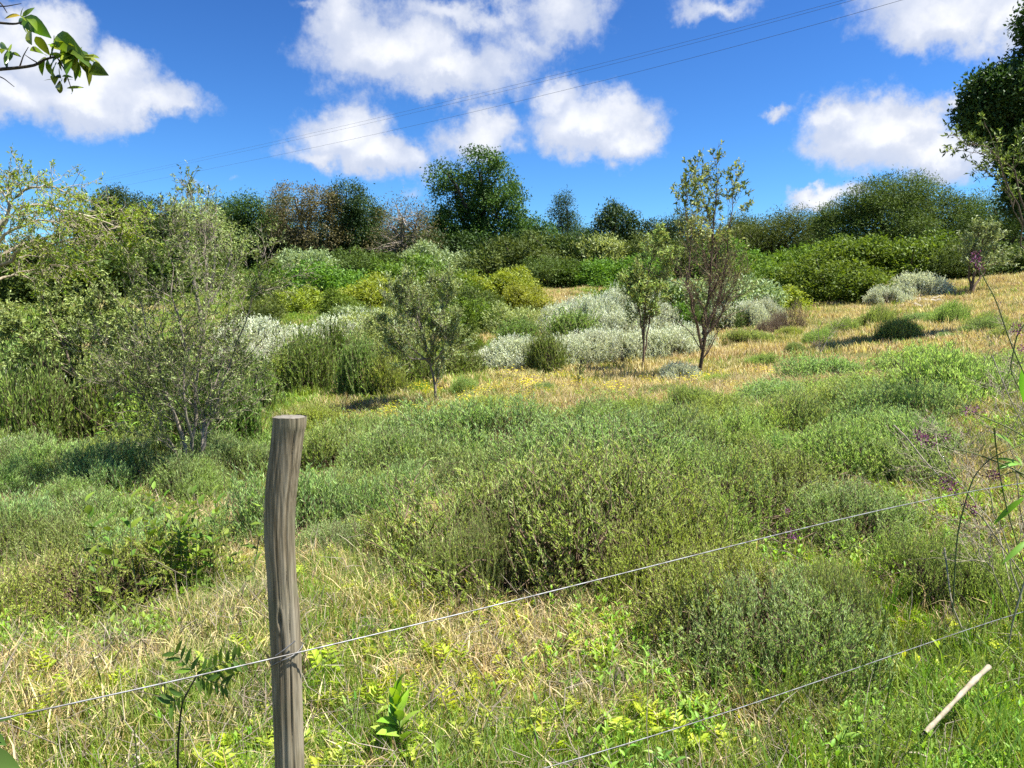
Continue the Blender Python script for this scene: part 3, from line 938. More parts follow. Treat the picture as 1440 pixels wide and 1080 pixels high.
# bushes in front of the tree line and across the middle of the slope
B = [  # px, y, width, top row, kind, label
    (745, 44, 130, 352, 'olive', 'dull olive rounded bush right of the tallest tree\'s foot'),
    (805, 46, 130, 340, 'olive', 'olive rounded bush under the narrow pointed tree'),
    (868, 46, 110, 344, 'dusty', 'dusty olive bush under the small round skyline tree'),
    (905, 45, 90, 352, 'olive', 'olive bush behind the sapling\'s crown'),
    (955, 44, 120, 345, 'olive', 'dark olive bush behind the bare-stemmed tree\'s left side'),
    (1015, 42, 110, 345, 'bright', 'green bush behind the bare-stemmed tree\'s right side'),
    (815, 40, 70, 382, 'bright', 'small bright bush at the head of the far clearing'),
    (880, 39, 100, 372, 'bright', 'green bush at the right of the far clearing'),
    (765, 40, 90, 372, 'olive', 'olive bush at the left of the far clearing'),
    (610, 43, 80, 352, 'grey', 'silver-green bush in front of the leafless ridge tree'),
    (560, 40, 110, 372, 'bright', 'green bush below the leafless ridge tree'),
    (500, 41, 110, 362, 'olive', 'olive bush below the dark ridge tree'),
    (430, 38, 60, 362, 'grey', 'pale grey-green bush below the brown-topped tree'),
    (378, 34, 62, 383, 'bright', 'glossy dark green bush right of the wide twiggy shrub'),
    (470, 36, 120, 385, 'bright', 'bright green bush above the pale slope on the left'),
    (410, 31, 90, 415, 'yellow', 'yellow-green bush above the pale strip on the left'),
    (355, 28, 90, 428, 'olive', 'olive bush behind the wide twiggy shrub\'s right side'),
    (475, 30, 90, 420, 'bright', 'green bush left of the small slender tree\'s crown'),
    (535, 33, 90, 398, 'yellow', 'yellow-green bush touching the small slender tree\'s top left'),
    (640, 32, 110, 395, 'bright', 'green bush right of the small slender tree\'s crown'),
    (705, 32, 90, 388, 'yellow', 'yellow-tipped bush below the tallest tree'),
    (735, 29, 70, 408, 'yellow', 'low yellow-green bush at the left of the far clearing\'s foot'),
    (690, 26, 110, 418, 'olive', 'broad olive bush above the white bushes on the left'),
    (640, 24, 90, 432, 'bright', 'green bush behind the small slender tree\'s right side'),
    (730, 23, 80, 440, 'dusty', 'dusty upright bush left of the upper white bushes'),
    (655, 17, 52, 462, 'bright', 'dark green bush close right of the small slender tree'),
    (540, 19, 90, 446, 'dusty', 'dusty bush close left of the small slender tree'),
    (930, 27, 110, 408, 'bright', 'green bush behind the sapling\'s stem'),
    (1010, 25, 100, 400, 'grey', 'grey-green bush behind the bare-stemmed tree\'s trunk'),
    (960, 22, 90, 440, 'bright', 'low green bush between the sapling and the bare-stemmed tree'),
    (1060, 36, 120, 372, 'bright', 'green bush right of the bare-stemmed tree'),
    (1110, 30, 100, 384, 'bright', 'rounded bright green bush at the left end of the right-hand hedge'),
    (1175, 28, 110, 376, 'bright', 'large rounded bright green bush in front of the right-hand hedge'),
    (1225, 28, 60, 400, 'bright', 'small green bush against the large rounded bright bush'),
    (1140, 37, 110, 352, 'bright', 'green bush below the spreading thorn tree\'s left end'),
    (1205, 36, 120, 346, 'bright', 'wide green hedge bush under the spreading thorn tree\'s left half'),
    (1275, 35, 130, 348, 'bright', 'wide green hedge bush under the middle of the spreading thorn tree'),
    (1335, 33, 110, 350, 'olive', 'olive hedge bush under the spreading thorn tree\'s right end'),
    (1415, 32, 120, 345, 'olive', 'olive bush at the far right end of the hedge'),
    (1085, 27, 90, 415, 'yellow', 'lower yellow-green bush at the foot of the right-hand hedge'),
    (300, 38, 120, 360, 'olive', 'dark olive bush behind the wide twiggy shrub\'s crown'),
    (200, 36, 160, 350, 'olive', 'dark olive bush behind the thorn tree\'s pale branch'),
    (90, 34, 160, 350, 'olive', 'dark olive bush hidden behind the thorn tree'),
    (1325, 34.5, 70, 360, 'bright', 'small glossy bush in the right-hand hedge'),
    (585, 27, 80, 425, 'olive', 'olive bush behind the small slender tree\'s middle'),
    (500, 25, 80, 440, 'grey', 'grey bush above the pale strip, left of the small slender tree'),
    (1000, 21, 70, 440, 'olive', 'dark low bush behind the bare-stemmed tree\'s foot'),
]
for i, (px, y, w, tp, kd, lab) in enumerate(B):
    plant('rounded_bush', BUSH[kd][i % len(BUSH[kd])], px, y, w * 1.15, tp - 8, lab, 'bush', 'bushes below the tree line', squash=.8, dx=_turn.uniform(.8, 1.1))

Wb = [  # silver-white bushes
    (755, 16.3, 80, 478, 'white bush between the dark-footed one and the reedy green plant'),
    (885, 16.8, 90, 470, 'white bush right at the sapling\'s foot in the long white band'),
    (820, 16.9, 80, 470, 'white bush right of the reedy green plant in the long white band'),
    (960, 17.6, 70, 474, 'white bush at the right end of the long white band'),
    (690, 16.8, 60, 492, 'white bush partly hidden at the far left of the long white band'),
    (900, 21.5, 80, 425, 'white bush in the upper band just behind the sapling'),
    (810, 24.5, 60, 425, 'grey-white bush at the top left of the upper white band'),
    (400, 20, 80, 480, 'whitish bush in the middle of the left pale strip'),
    (460, 20.5, 80, 468, 'whitish bush at the right of the left pale strip'),
    (720, 16.2, 90, 482, 'white bush at the left end of the long white band, dark at its foot'),
    (790, 16.6, 90, 472, 'white bush in the middle of the long white band'),
    (850, 17.0, 90, 468, 'white bush next left of the sapling in the long white band'),
    (925, 17.2, 90, 468, 'white bush right of the sapling in the long white band'),
    (835, 22, 90, 420, 'white bush in the upper white band left of the sapling'),
    (875, 24, 80, 404, 'topmost white bush left of the sapling'),
    (785, 23, 60, 432, 'pale grey-white bush at the left of the upper white band'),
    (860, 20, 80, 436, 'white bush between the upper and the long white bands'),
    (1040, 21, 80, 428, 'white bush right of the bare-stemmed tree'),
    (1075, 23, 60, 422, 'white bush at the end of the right white patch beside brown mounds'),
    (1285, 27, 70, 394, 'white bush below the right-hand hedge'),
    (1250, 25.5, 50, 408, 'small white bush left of the pale stones'),
    (365, 21, 90, 478, 'whitish bush on the pale strip right of the wide twiggy shrub'),
    (500, 22, 100, 455, 'whitish bush left of the small slender tree'),
    (430, 19, 80, 478, 'whitish bush low on the left pale strip'),
    (25, 13, 100, 520, 'whitish bush under the thorn tree at the left edge'),
    (12, 8.6, 60, 622, 'bright white low bush at the left edge'),
    (60, 11.5, 60, 570, 'silvery bush left of the dark forked tree'),
    (952, 13.2, 50, 522, 'tiny white bush beside the bare-stemmed tree\'s foot'),
    (330, 17, 70, 505, 'pale bush right of the wide twiggy shrub'),
]
for i, (px, y, w, tp, lab) in enumerate(Wb):
    plant('white_bush', MOUND_WHITE[i % 2], px, y, w * 1.2, tp, lab, 'bush', 'silver-white bushes', ('foliage', 'twigs'), minh=.75, squash=.7, dx=_turn.uniform(.75, 1.05))

U = [
    (55, 9.9, 110, 520, 0, 'tall upright shrub at the dark forked tree\'s left foot'),
    (165, 10.2, 100, 500, 0, 'tall upright shrub at the dark forked tree\'s right foot'),
    (205, 9.0, 90, 540, 2, 'upright pale shrub behind the wide twiggy shrub\'s left stems'),
    (330, 9.2, 100, 525, 0, 'upright shrub behind the wide twiggy shrub\'s right stems'),
    (265, 9.6, 90, 500, 0, 'upright shrub showing between the wide twiggy shrub\'s stems'),
    (10, 11.2, 100, 500, 0, 'upright shrub at the left edge beside the silvery bush'),
    (580, 13.8, 70, 480, 0, 'upright shrub just behind the slender tree\'s stem'),
    (762, 15.4, 54, 470, 0, 'tall green reedy plant growing in front of the long white band'),
    (440, 13.5, 80, 470, 0, 'tall upright olive shrub left of the small slender tree'),
    (505, 13.0, 80, 478, 0, 'tall upright shrub right next to the small slender tree\'s left'),
    (400, 13.6, 80, 492, 2, 'tall pale green upright shrub right of the wide twiggy shrub'),
    (355, 12.0, 80, 500, 0, 'tall upright shrub touching the wide twiggy shrub\'s right side'),
    (548, 12.6, 60, 495, 2, 'upright green shrub at the small slender tree\'s left foot'),
    (650, 15.0, 60, 490, 0, 'upright green shrub at the small slender tree\'s right foot'),
    (800, 20, 80, 440, 0, 'upright green plant between the two white bands'),
    (860, 20.5, 60, 452, 0, 'upright green plant next to the sapling between white bands'),
    (730, 20, 60, 450, 0, 'upright dull plant at the left of the white bands'),
    (470, 14.5, 60, 462, 1, 'tall green shrub between two upright olive shrubs'),
    (190, 12.5, 100, 500, 0, 'upright shrub between the dark forked tree and the wide twiggy shrub'),
    (60, 15, 90, 470, 0, 'upright shrub behind the dark forked tree'),
]
for i, (px, y, w, tp, k, lab) in enumerate(U):
    plant('upright_shrub', UPRIGHT[k], px, y, w, tp, lab, 'shrub', 'upright shrubs', ('foliage', 'twigs'), sink=.16, dx=_turn.uniform(.75, 1.1))

# mounds of fine grey-green shrub over the slope
Md = [  # px, y, width, top row, variant, label
    (1235, 19, 70, 432, 0, 'round green mound below the white bush and stones'),
    (1290, 19.5, 50, 440, 1, 'small green mound right of the round one below the stones'),
    (1340, 18, 60, 426, 0, 'green mound left of the purple-tinged small tree'),
    (1280, 17.0, 50, 455, 0, 'small mound in dry grass right of centre slope'),
    (1190, 18, 60, 448, 0, 'long green mound at the foot of the right hedge'),
    (1060, 17.5, 90, 468, 0, 'long low green mound right of the bare-stemmed tree'),
    (1110, 18, 60, 470, 2, 'low pale mound beside the long low one'),
    (1150, 16.5, 60, 462, 0, 'green mound under the grey leafless sapling'),
    (1115, 15.4, 34, 482, 1, 'very small round mound in the dry grass'),
    (1340, 14.2, 50, 466, 1, 'dark small mound at upper right in dry grass'),
    (1390, 16.5, 70, 440, 0, 'green mound near the right edge below the hedge'),
    (1225, 14.8, 50, 482, 2, 'flat pale green mound in the dry grass'),
    (1420, 13.5, 80, 470, 0, 'green mound at the right edge in dry grass'),
    (1170, 10.6, 130, 520, 1, 'blue-green mound at the top left of the right-hand mass'),
    (1290, 10.2, 150, 500, 0, 'mound at the top centre of the right-hand mass'),
    (1390, 9.6, 130, 502, 0, 'mound at the top right of the right-hand mass'),
    (1080, 9.4, 120, 560, 1, 'dark-sided mound at the left end of the right-hand mass'),
    (1200, 8.9, 140, 545, 0, 'mound in the middle of the right-hand mass'),
    (1320, 8.3, 150, 540, 0, 'mound with a brown hollow at its foot in the right-hand mass'),
    (1245, 7.4, 130, 592, 1, 'lower mound of the right-hand mass above the dead twigs'),
    (1120, 7.4, 130, 606, 0, 'lowest left mound of the right-hand mass'),
    (870, 9.2, 120, 592, 1, 'greener mound behind the large front mound'),
    (770, 8.6, 150, 596, 0, 'mound behind and left of the large front mound'),
    (650, 8.2, 160, 612, 1, 'blue-green mound with dark hollow in the middle of the meadow'),
    (560, 7.4, 140, 640, 1, 'mound with reddish dead twigs at its foot'),
    (480, 8.0, 130, 628, 0, 'mound right behind the top of the fence post'),
    (690, 10.4, 90, 574, 2, 'brownish-tipped mound near the yellow flowers'),
    (445, 10.2, 110, 572, 2, 'bright green mound right of the wide twiggy shrub\'s foot'),
    (380, 9.0, 100, 610, 0, 'mound just above the fence post\'s left side'),
    (960, 7.6, 120, 630, 0, 'mound behind and right of the large front mound'),
    (330, 7.6, 90, 640, 1, 'mound at the wide twiggy shrub\'s right foot'),
    (190, 8.2, 130, 612, 0, 'mound left of the wide twiggy shrub\'s foot'),
    (60, 7.6, 130, 640, 0, 'mound at the left edge below the bright white bush'),
    (140, 7.0, 110, 660, 1, 'mound below the dark forked tree'),
    (905, 13.4, 40, 560, 1, 'small mound right of the short dark stump'),
    (440, 6.3, 100, 690, 1, 'mound close right of the fence post'),
    (1010, 12, 60, 545, 2, 'small pale mound below the bare-stemmed tree'),
]
for i, (px, y, w, tp, k, lab) in enumerate(Md):
    plant('grey_green_mound', MOUND_MID[k if k == 2 else (k + 3 * (i % 2)) % 5 if k == 0 else (1, 4)[i % 2]], px, y, w * (1.3 if y < 8.6 else 1.05 if y < 13 else .8), tp, lab, 'shrub', 'grey-green mounded shrubs', ('foliage', 'twigs'), minh=.72 if y < 8.6 else .55, squash=.74, dx=_turn.uniform(.8, 1.1))
Mn = [
    (1160, 3.55, 220, 800, 0, .8, 'fine mound behind the tall bright weed clump'),
    (930, 4.1, 250, 705, 1, .8, 'mound pushing out at the right front of the largest one'),
    (690, 4.2, 180, 722, 0, .8, 'mound pushing out at the left front of the largest one'),
    (800, 4.5, 420, 668, 0, .95, 'largest grey-green mound behind the upper fence wire, dark hollow beneath'),
    (970, 5.3, 280, 655, 0, .9, 'large mound at the right shoulder of the largest one'),
    (680, 5.3, 170, 735, 1, .8, 'mound at the left shoulder of the largest one'),
    (880, 6.2, 260, 640, 1, .9, 'mound on top behind the largest one'),
    (1080, 5.6, 220, 660, 0, .9, 'mound right of the large shoulder mound'),
    (1190, 4.9, 200, 720, 1, .8, 'flattened mound behind the wire on the right'),
    (560, 4.6, 150, 752, 1, .8, 'small dense blue-green mound right of the fence post'),
    (468, 4.75, 140, 745, 1, .8, 'small blue-green mound touching the fence post\'s right edge'),
    (140, 3.95, 290, 772, 1, .9, 'smooth green mound left of the broad-leaved bush'),
    (30, 4.9, 200, 740, 0, .9, 'mound at the left edge above the smooth green mound'),
    (130, 6.1, 120, 700, 0, .8, 'dark-based mound between the left edge and the broad-leaved bush'),
    (1060, 3.4, 300, 815, 1, .8, 'fine silvery mound between the two fence wires'),
    (1000, 3.75, 300, 775, 1, .8, 'loose mound joining the largest one to the silvery one below the wire'),
    (1330, 4.0, 220, 760, 0, .7, 'loose mound under the purple flowers'),
    (940, 3.9, 120, 800, 0, .8, 'small mound at the foot of the largest one'),
]
for i, (px, y, w, tp, k, dx, lab) in enumerate(Mn):
    plant('grey_green_mound', MOUND_NEAR[k + 2 * (i % 2)], px, y, w * 1.12, tp, lab, 'shrub', 'grey-green mounded shrubs', ('foliage', 'twigs'), minh=.68, squash=.74, dx=dx)
for (px, y, w, tp, lab) in [(520, 11.0, 60, 578, 'brown dead mound near the small slender tree'), (1110, 20, 60, 426, 'brown dead mound behind the white patch on the right'),
                            (1085, 19, 50, 442, 'low reddish-brown dead mound below the white patch'), (715, 16.0, 60, 505, 'dark dead twigs at the foot of the first white bush'),
                            (1290, 5.9, 100, 645, 'grey dead twig mound with purple flowers above it'), (350, 5.2, 70, 760, 'reddish dry mound left of the fence post'),
                            (440, 4.8, 60, 770, 'brown dry twigs right of the fence post')]:
    plant('dead_mound', MOUND_DEAD[0], px, y, w, tp, lab, 'dead shrub', 'dead shrubs', ('foliage', 'twigs'))

LANDMARKS = [('the fence post\'s top', 405, 6.0), ('the wide twiggy shrub', 268, 7.3), ('the dark forked tree', 115, 10.6), ('the slender tree', 612, 11.3), ('the leafy sapling', 904, 14.3),
             ('the bare-stemmed tree', 983, 13.2), ('the short dark stump', 815, 12.1), ('the largest mound', 800, 4.6), ('the yellow flowers', 660, 11.5), ('the leafless sapling', 1154, 14.6),
             ('the purple-tinged tree', 1367, 24), ('the pale stones', 1302, 25), ('the purple-flowered dead twigs', 1290, 5.9), ('the dark meadow hollow', 590, 7.4), ('the broad-leaved bush', 262, 4.6),
             ('the dark-sided right-hand mound', 1080, 9.4), ('the largest mound\'s right shoulder', 990, 5.4), ('the brown dead mound', 520, 11.0), ('the white patch on the right', 1040, 20), ('the tall bright weed clump', 1205, 3.8),
             ('the left edge\'s white bush', 12, 8.6), ('the purple flower stems', 1420, 4.0), ('the red-twigged mound', 560, 7.0), ('the end of the fence wire', 1400, 7.5)]
_said = set()


def beside(px, y, r):
    x = (px - 720) / FPX * y
    for nm, lx, ly in sorted(LANDMARKS, key=lambda l: math.hypot((l[1] - 720) / FPX * l[2] - x, l[2] - y)):
        dx_ = x - (lx - 720) / FPX * ly; dy_ = y - ly
        side = ('just left of', 'just right of')[dx_ > 0]
        far = ('in front of', 'behind')[dy_ > 0]
        rel = far if abs(dy_) > 2.4 * abs(dx_) else side if abs(dx_) > 2.4 * abs(dy_) else far + ' and ' + side.replace('just ', '')
        for size in (('small' if r < .36 else 'medium'), 'rounded', 'grass-ringed'):
            lab = '%s grey-green mound %s %s' % (size, rel, nm)
            if lab not in _said:
                _said.add(lab)
                return lab
    return 'small grey-green mound'


# smaller mounds that fill the meadow between those named above
rf = np.random.default_rng(61)
ZONES = [  # px range, distance range, how many, radius range, label, nearer mesh
    (430, 1010, 5.4, 9.2, 26, (.32, .56), 'small grey-green mound among many alike in the middle of the meadow'),
    (1000, 1440, 6.0, 8.8, 15, (.30, .55), 'grey-green mound crowded in the right-hand mass of mounds'),
    (-20, 330, 4.8, 9.6, 28, (.28, .50), 'grey-green mound among others in the left of the meadow'),
    (1000, 1430, 13, 21, 4, (.3, .5), 'low green mound in the dry grass of the right-hand slope'),
    (560, 1000, 9.6, 12.6, 4, (.2, .34), 'small green mound in the yellow-flowered grass'),
]
for (a, b, y0, y1, n, rr_z, lab) in ZONES:
    for _ in range(n):
        y = rf.uniform(y0, y1); px = rf.uniform(a, b); r = rf.uniform(*rr_z)
        k = int(rf.choice(5, p=[.22, .2, .16, .22, .2]))
        plant('grey_green_mound', MOUND_MID[k], px, y, 2 * r / mpp(y), 2000, beside(px, y, r), 'shrub', 'small mounds of the meadow', ('foliage', 'twigs'), minh=rf.uniform(.62, .95), squash=.74, dx=rf.uniform(.75, 1.1))
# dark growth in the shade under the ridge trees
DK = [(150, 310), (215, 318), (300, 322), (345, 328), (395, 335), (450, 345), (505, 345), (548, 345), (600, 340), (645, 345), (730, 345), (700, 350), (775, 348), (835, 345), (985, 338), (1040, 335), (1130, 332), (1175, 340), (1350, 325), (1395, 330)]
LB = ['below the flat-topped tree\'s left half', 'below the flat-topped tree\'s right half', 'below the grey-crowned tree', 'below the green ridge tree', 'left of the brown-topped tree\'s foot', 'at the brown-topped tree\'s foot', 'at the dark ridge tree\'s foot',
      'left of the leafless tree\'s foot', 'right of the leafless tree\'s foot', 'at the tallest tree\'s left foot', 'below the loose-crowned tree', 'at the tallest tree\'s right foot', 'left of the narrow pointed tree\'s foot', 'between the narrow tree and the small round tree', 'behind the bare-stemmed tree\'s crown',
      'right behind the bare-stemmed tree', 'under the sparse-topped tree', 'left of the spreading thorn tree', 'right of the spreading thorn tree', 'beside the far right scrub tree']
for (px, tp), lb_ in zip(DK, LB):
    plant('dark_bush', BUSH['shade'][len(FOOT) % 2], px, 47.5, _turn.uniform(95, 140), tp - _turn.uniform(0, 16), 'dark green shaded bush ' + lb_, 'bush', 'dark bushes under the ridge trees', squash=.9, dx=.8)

# ------------------------------------------------------------------ single trees of the middle distance
def px_pt(px, py, y, o):
    """a pixel at y metres ahead, relative to a thing's base"""
    p = at(px, py, y)
    return np.array([p.x - o[0], p.y - o[1], p.z - o[2]])


def stem_tree(name, label, px, y, stems, cfg, lvl, r0, leafspec, bark, seed, cat='tree', base_py=None, extra=None, group=None):
    """stems: pixel paths [(px, py, dy), ...] of the main stems; side branches grow out of them"""
    rng = np.random.default_rng(seed)
    x, z = spot(px, y)
    o = thing(name, (x, y, z - .03), label, cat, group)
    loc = (x, y, z - .03)
    allp = []
    for si, st in enumerate(stems):
        P = np.array([px_pt(a, b, y + dy, loc) for a, b, dy in st])
        s = np.linspace(0, 1, len(P)); ss = np.linspace(0, 1, 12)
        path = np.stack([np.interp(ss, s, P[:, i]) for i in range(3)], -1)
        path[1:-1] = path[:-2] * .25 + path[1:-1] * .5 + path[2:] * .25
        if si == 0 or st[0][1] > stems[0][0][1] - 12:
            path[0, 2] = -.02
        length = np.linalg.norm(np.diff(path, axis=0), axis=1).sum()
        rs = r0 * (1 if si == 0 else cfg.get('srad', .75))
        polys = []
        path = path + np.r_[np.zeros((1, 3)), rng.normal(size=(11, 3)) * length * .008]
        polys.append((path, np.linspace(1, .18, 12) * rs, 9))
        nb = cfg['side']
        for j in range(nb):
            tpos = rng.uniform(cfg.get('sfrom', .3), 1.0)
            i = min(int(tpos * 11), 10); f = tpos * 11 - i
            a = path[i] * (1 - f) + path[i + 1] * f
            dd = nrm(path[i + 1] - path[i])
            s_ = rng.normal(size=3); s_ = nrm(s_ - dd * (s_ @ dd))
            nd = nrm(dd * cfg['keep'] + s_)
            grow(rng, a, nd, cfg['len'] * rng.uniform(.6, 1.25) * (1.15 - .5 * tpos), max(.3 * rs * (1.2 - .8 * tpos), cfg['rmin'] * 1.5), lvl, polys, cfg)
        grow(rng, path[-1], nrm(path[-1] - path[-2]), cfg['len'] * .6, .18 * rs, lvl, polys, cfg)
        mb = MB(); tube_groups(mb, polys, lambda l: 7 if l == 9 else (4 if l >= 2 else 3), rng)
        link('stem' if len(stems) > 1 else 'trunk', mb.mesh('stem', bark, True), o)
        allp += polys
    for (per, L, Wd, mat, keepf, where, hang) in leafspec:
        c = link('crown', twig_leaves(rng, allp, per, L, Wd, mat, 'crown_leaves', .1, keepf, hang, .25, where), o); c['kind'] = 'stuff'
    return o


CF = dict(**{'from': .25}, wander=.10, trop=.05, n=[0, 4, 4, 4], keep=.9, ratio=.62, rmin=.0025, side=13, len=.6)
# wide twiggy shrub on the left
stem_tree('twiggy_shrub', 'wide grey twiggy shrub-tree fanning up from several stems, left of the fence post', 268, 7.3,
          [[(266, 690, 0), (258, 620, 0), (225, 520, -.2), (190, 400, -.3)], [(268, 690, 0), (272, 600, .1), (285, 490, .2), (292, 375, .2), (282, 310, .3)],
           [(270, 690, 0), (285, 610, 0), (325, 510, .1), (368, 375, 0)], [(262, 692, 0), (250, 640, -.1), (210, 570, -.3), (158, 505, -.4)],
           [(274, 690, .1), (282, 620, .3), (305, 530, .5), (332, 385, .6)], [(264, 692, 0), (268, 600, -.2), (252, 470, -.3), (238, 345, -.3)]],
          dict(CF, side=20, len=.44, keep=1.0, n=[0, 5, 5, 4]), 2, .024, [(8, .034, .010, M_DUSTY, .6, None, 0), (7, .034, .011, M_OLIVE, .4, None, 0)], M_GREYTWIG, 31, 'tree')
# bare-stemmed tree right of centre
hi = lambda z0: (lambda p: p[:, 2] > z0)
lo_ = lambda z0: (lambda p: p[:, 2] <= z0)
stem_tree('bare_stemmed_tree', 'tall thin tree with bare reddish twigs below and leaf tufts only at its top', 983, 13.2,
          [[(981, 535, 0), (987, 490, 0), (990, 440, 0), (1000, 385, 0), (1005, 320, 0), (1003, 255, 0)], [(987, 490, 0), (975, 440, -.2), (965, 390, -.3), (975, 330, -.3), (962, 285, -.3)],
           [(990, 470, 0), (1012, 420, .2), (1024, 350, .2), (1034, 275, .2)], [(988, 470, 0), (1000, 420, .3), (1010, 360, .4), (985, 260, .3)], [(986, 480, 0), (1010, 450, .1), (1035, 400, .1)]],
          dict(CF, side=24, len=.55, keep=1.3, trop=.08, sfrom=.12, wander=.14), 2, .036,
          [(6, .07, .026, M_DUSTY, .5, hi(2.4), 0), (5, .07, .026, M_OLIVE, .45, hi(2.9), 0), (2, .045, .014, M_BROWN, .35, lo_(2.6), 0), (2, .05, .016, M_DUSTY, .25, lo_(2.9), 0)], M_TWIG, 32)
# leafy sapling beside it
stem_tree('leafy_sapling', 'slender grey-green sapling standing left of the bare-stemmed tree', 904, 15.0,
          [[(903, 527, 0), (906, 470, 0), (905, 420, 0), (912, 375, 0), (920, 345, 0)], [(905, 500, 0), (915, 450, .1), (925, 400, .2), (935, 370, .2)], [(905, 480, 0), (897, 430, -.1), (893, 390, -.1)]],
          dict(CF, side=24, len=.36, keep=1.5, trop=.10, sfrom=.16), 2, .024, [(4, .07, .022, M_SAGE_BLUE, .7, None, 0), (6, .065, .021, M_DUSTY, .9, None, 0)], M_TWIG, 33)
# slender tree left of centre
stem_tree('slender_tree', 'small slender tree with a leaning bare stem and dusty olive crown', 612, 11.3,
          [[(614, 576, 0), (611, 540, 0), (604, 505, 0), (595, 475, 0), (585, 440, 0), (578, 415, 0)], [(604, 500, 0), (615, 460, .1), (628, 430, .1), (630, 410, .1)], [(597, 480, 0), (570, 450, -.1), (556, 420, -.1)],
           [(600, 490, 0), (590, 450, .3), (600, 412, .3)], [(603, 510, 0), (580, 490, .2), (548, 465, .2)], [(606, 515, 0), (625, 490, -.2), (640, 465, -.2)], [(604, 505, 0), (580, 505, -.2), (560, 495, -.2)]],
          dict(CF, side=15, len=.34, keep=1.5, trop=.12, sfrom=.12, n=[0, 5, 5, 4]), 2, .022, [(8, .036, .012, M_DUSTY, .75, None, 0), (4, .055, .018, M_GREY, .5, None, 0)], M_GREYTWIG, 34)
# dark forked tree at left
stem_tree('forked_tree', 'dark olive tree with forked dark stems left of the wide twiggy shrub', 115, 10.6,
          [[(114, 628, 0), (112, 570, 0), (102, 520, 0), (85, 470, 0), (70, 440, 0)], [(117, 628, 0), (125, 570, 0), (135, 520, .2), (148, 460, .2), (145, 425, .2)], [(122, 626, 0), (145, 570, .1), (165, 520, .2), (188, 470, .2)],
           [(113, 580, 0), (80, 530, -.2), (45, 490, -.3), (15, 460, -.3)], [(114, 560, 0), (115, 490, .4), (110, 440, .4)], [(120, 590, 0), (95, 540, .3), (60, 520, .3)]],
          dict(CF, side=13, len=.42, keep=.9, trop=.03, sfrom=.35), 2, .035, [(11, .06, .02, M_DUSTY, .9, None, .3), (5, .055, .02, M_OLIVE, .7, None, .3)], M_BARK, 35)
# purple-tinged small tree at the upper right
stem_tree('purple_tinged_tree', 'small grey-purple tree standing alone in dry grass at the upper right', 1367, 26,
          [[(1366, 418, 0), (1368, 390, 0), (1380, 350, 0), (1385, 330, 0)], [(1366, 416, 0), (1362, 380, 0), (1372, 340, 0)], [(1367, 410, 0), (1385, 380, .2), (1400, 350, .2)]],
          dict(CF, side=11, len=.6, keep=1.2, rmin=.004), 2, .06, [(9, .10, .04, M_GREY, .9, None, 0)], M_TWIG, 36)
# leafless little saplings in the dry grass
stem_tree('leafless_sapling', 'tiny grey leafless sapling in the dry grass right of centre', 1154, 14.6,
          [[(1154, 515, 0), (1153, 490, 0), (1150, 462, 0)], [(1154, 495, 0), (1165, 475, .1), (1172, 462, .1)]], dict(CF, side=8, len=.3, keep=1.1), 1, .012, [(1, .03, .01, M_DUSTY, .4, None, 0)], M_GREYTWIG, 37)
stem_tree('short_stump', 'short dark stump-like dead shrub in the yellow flowers below the long white band', 815, 12.1,
          [[(815, 557, 0), (814, 535, 0), (816, 512, 0)]], dict(CF, side=14, len=.12, keep=1.5, sfrom=.1), 1, .03, [(4, .04, .014, M_DUSTY, 1, None, 0)], M_BARK, 38, 'dead shrub')

# thorn tree reaching in from the left edge
stem_tree('thorn_tree', 'yellow-green thorn tree reaching in from the left edge with pale crooked branches', -60, 6.8,
          [[(-70, 660, 0), (-60, 480, 0), (-30, 390, 0), (0, 367, 0), (28, 352, 0), (70, 340, .1), (120, 330, .1)],
           [(-40, 410, 0), (-10, 330, 0), (14, 300, 0), (22, 276, 0), (33, 264, 0), (56, 260, 0), (82, 266, 0), (112, 280, .1)],
           [(-20, 372, 0), (30, 345, .3), (75, 330, .3), (104, 323, .3), (140, 326, .3), (166, 322, .3), (192, 310, .3)],
           [(-20, 350, -.2), (30, 280, -.2), (63, 288, -.2), (93, 297, -.2), (133, 304, -.2), (152, 312, -.2), (178, 326, -.2)],
           [(-50, 420, .2), (0, 330, .5), (14, 290, .5), (5, 268, .5), (-12, 260, .5)], [(-30, 400, .2), (10, 390, .5), (60, 375, .6), (110, 372, .6)],
           [(-30, 380, -.3), (5, 330, -.5), (50, 310, -.5), (90, 312, -.5)]],
          dict(CF, side=20, len=.24, keep=.7, trop=-.01, sfrom=.35, srad=.62, wander=.16), 2, .028, [(6, .032, .012, M_YELLOW, .6, None, 0), (2, .030, .011, M_WEED, .4, None, 0)], M_PALE, 41)

# dark tree and grey-leaved branches at the right edge
Y_R = 15.0
rngr = np.random.default_rng(77)
xr, zr = spot(1680, Y_R)
edge = thing('edge_tree', (xr, Y_R, zr - .05), 'dark evergreen tree with dense small leaves at the upper right edge', 'tree')
lbr = [lobe_px(a, b, c, d, Y_R, dy) for a, b, c, d, dy in [
    (1385, 128, 74, 60, 0), (1362, 160, 50, 40, .1), (1398, 165, 80, 70, .2), (1430, 100, 40, 60, .2), (1440, 30, 60, 60, 0), (1430, 215, 64, 64, .1), (1444, 268, 56, 60, .2), (1412, 185, 40, 36, .1), (1470, 140, 60, 80, .3), (1475, 50, 60, 80, .2)]]
locr = [(l[0] - xr, l[1] - Y_R, l[2] - (zr - .05), l[3], l[4], l[5]) for l in lbr]
crr, pr = make_crown(rngr, locr, 2300, 18, .22, .082, .044, M_DARK, .6, -1, 0, .2, 'edge_crown', .35)
link('trunk', make_limbs(rngr, (0, 0, 0), locr, .18, pr, 160, .3, M_DBARK), edge)
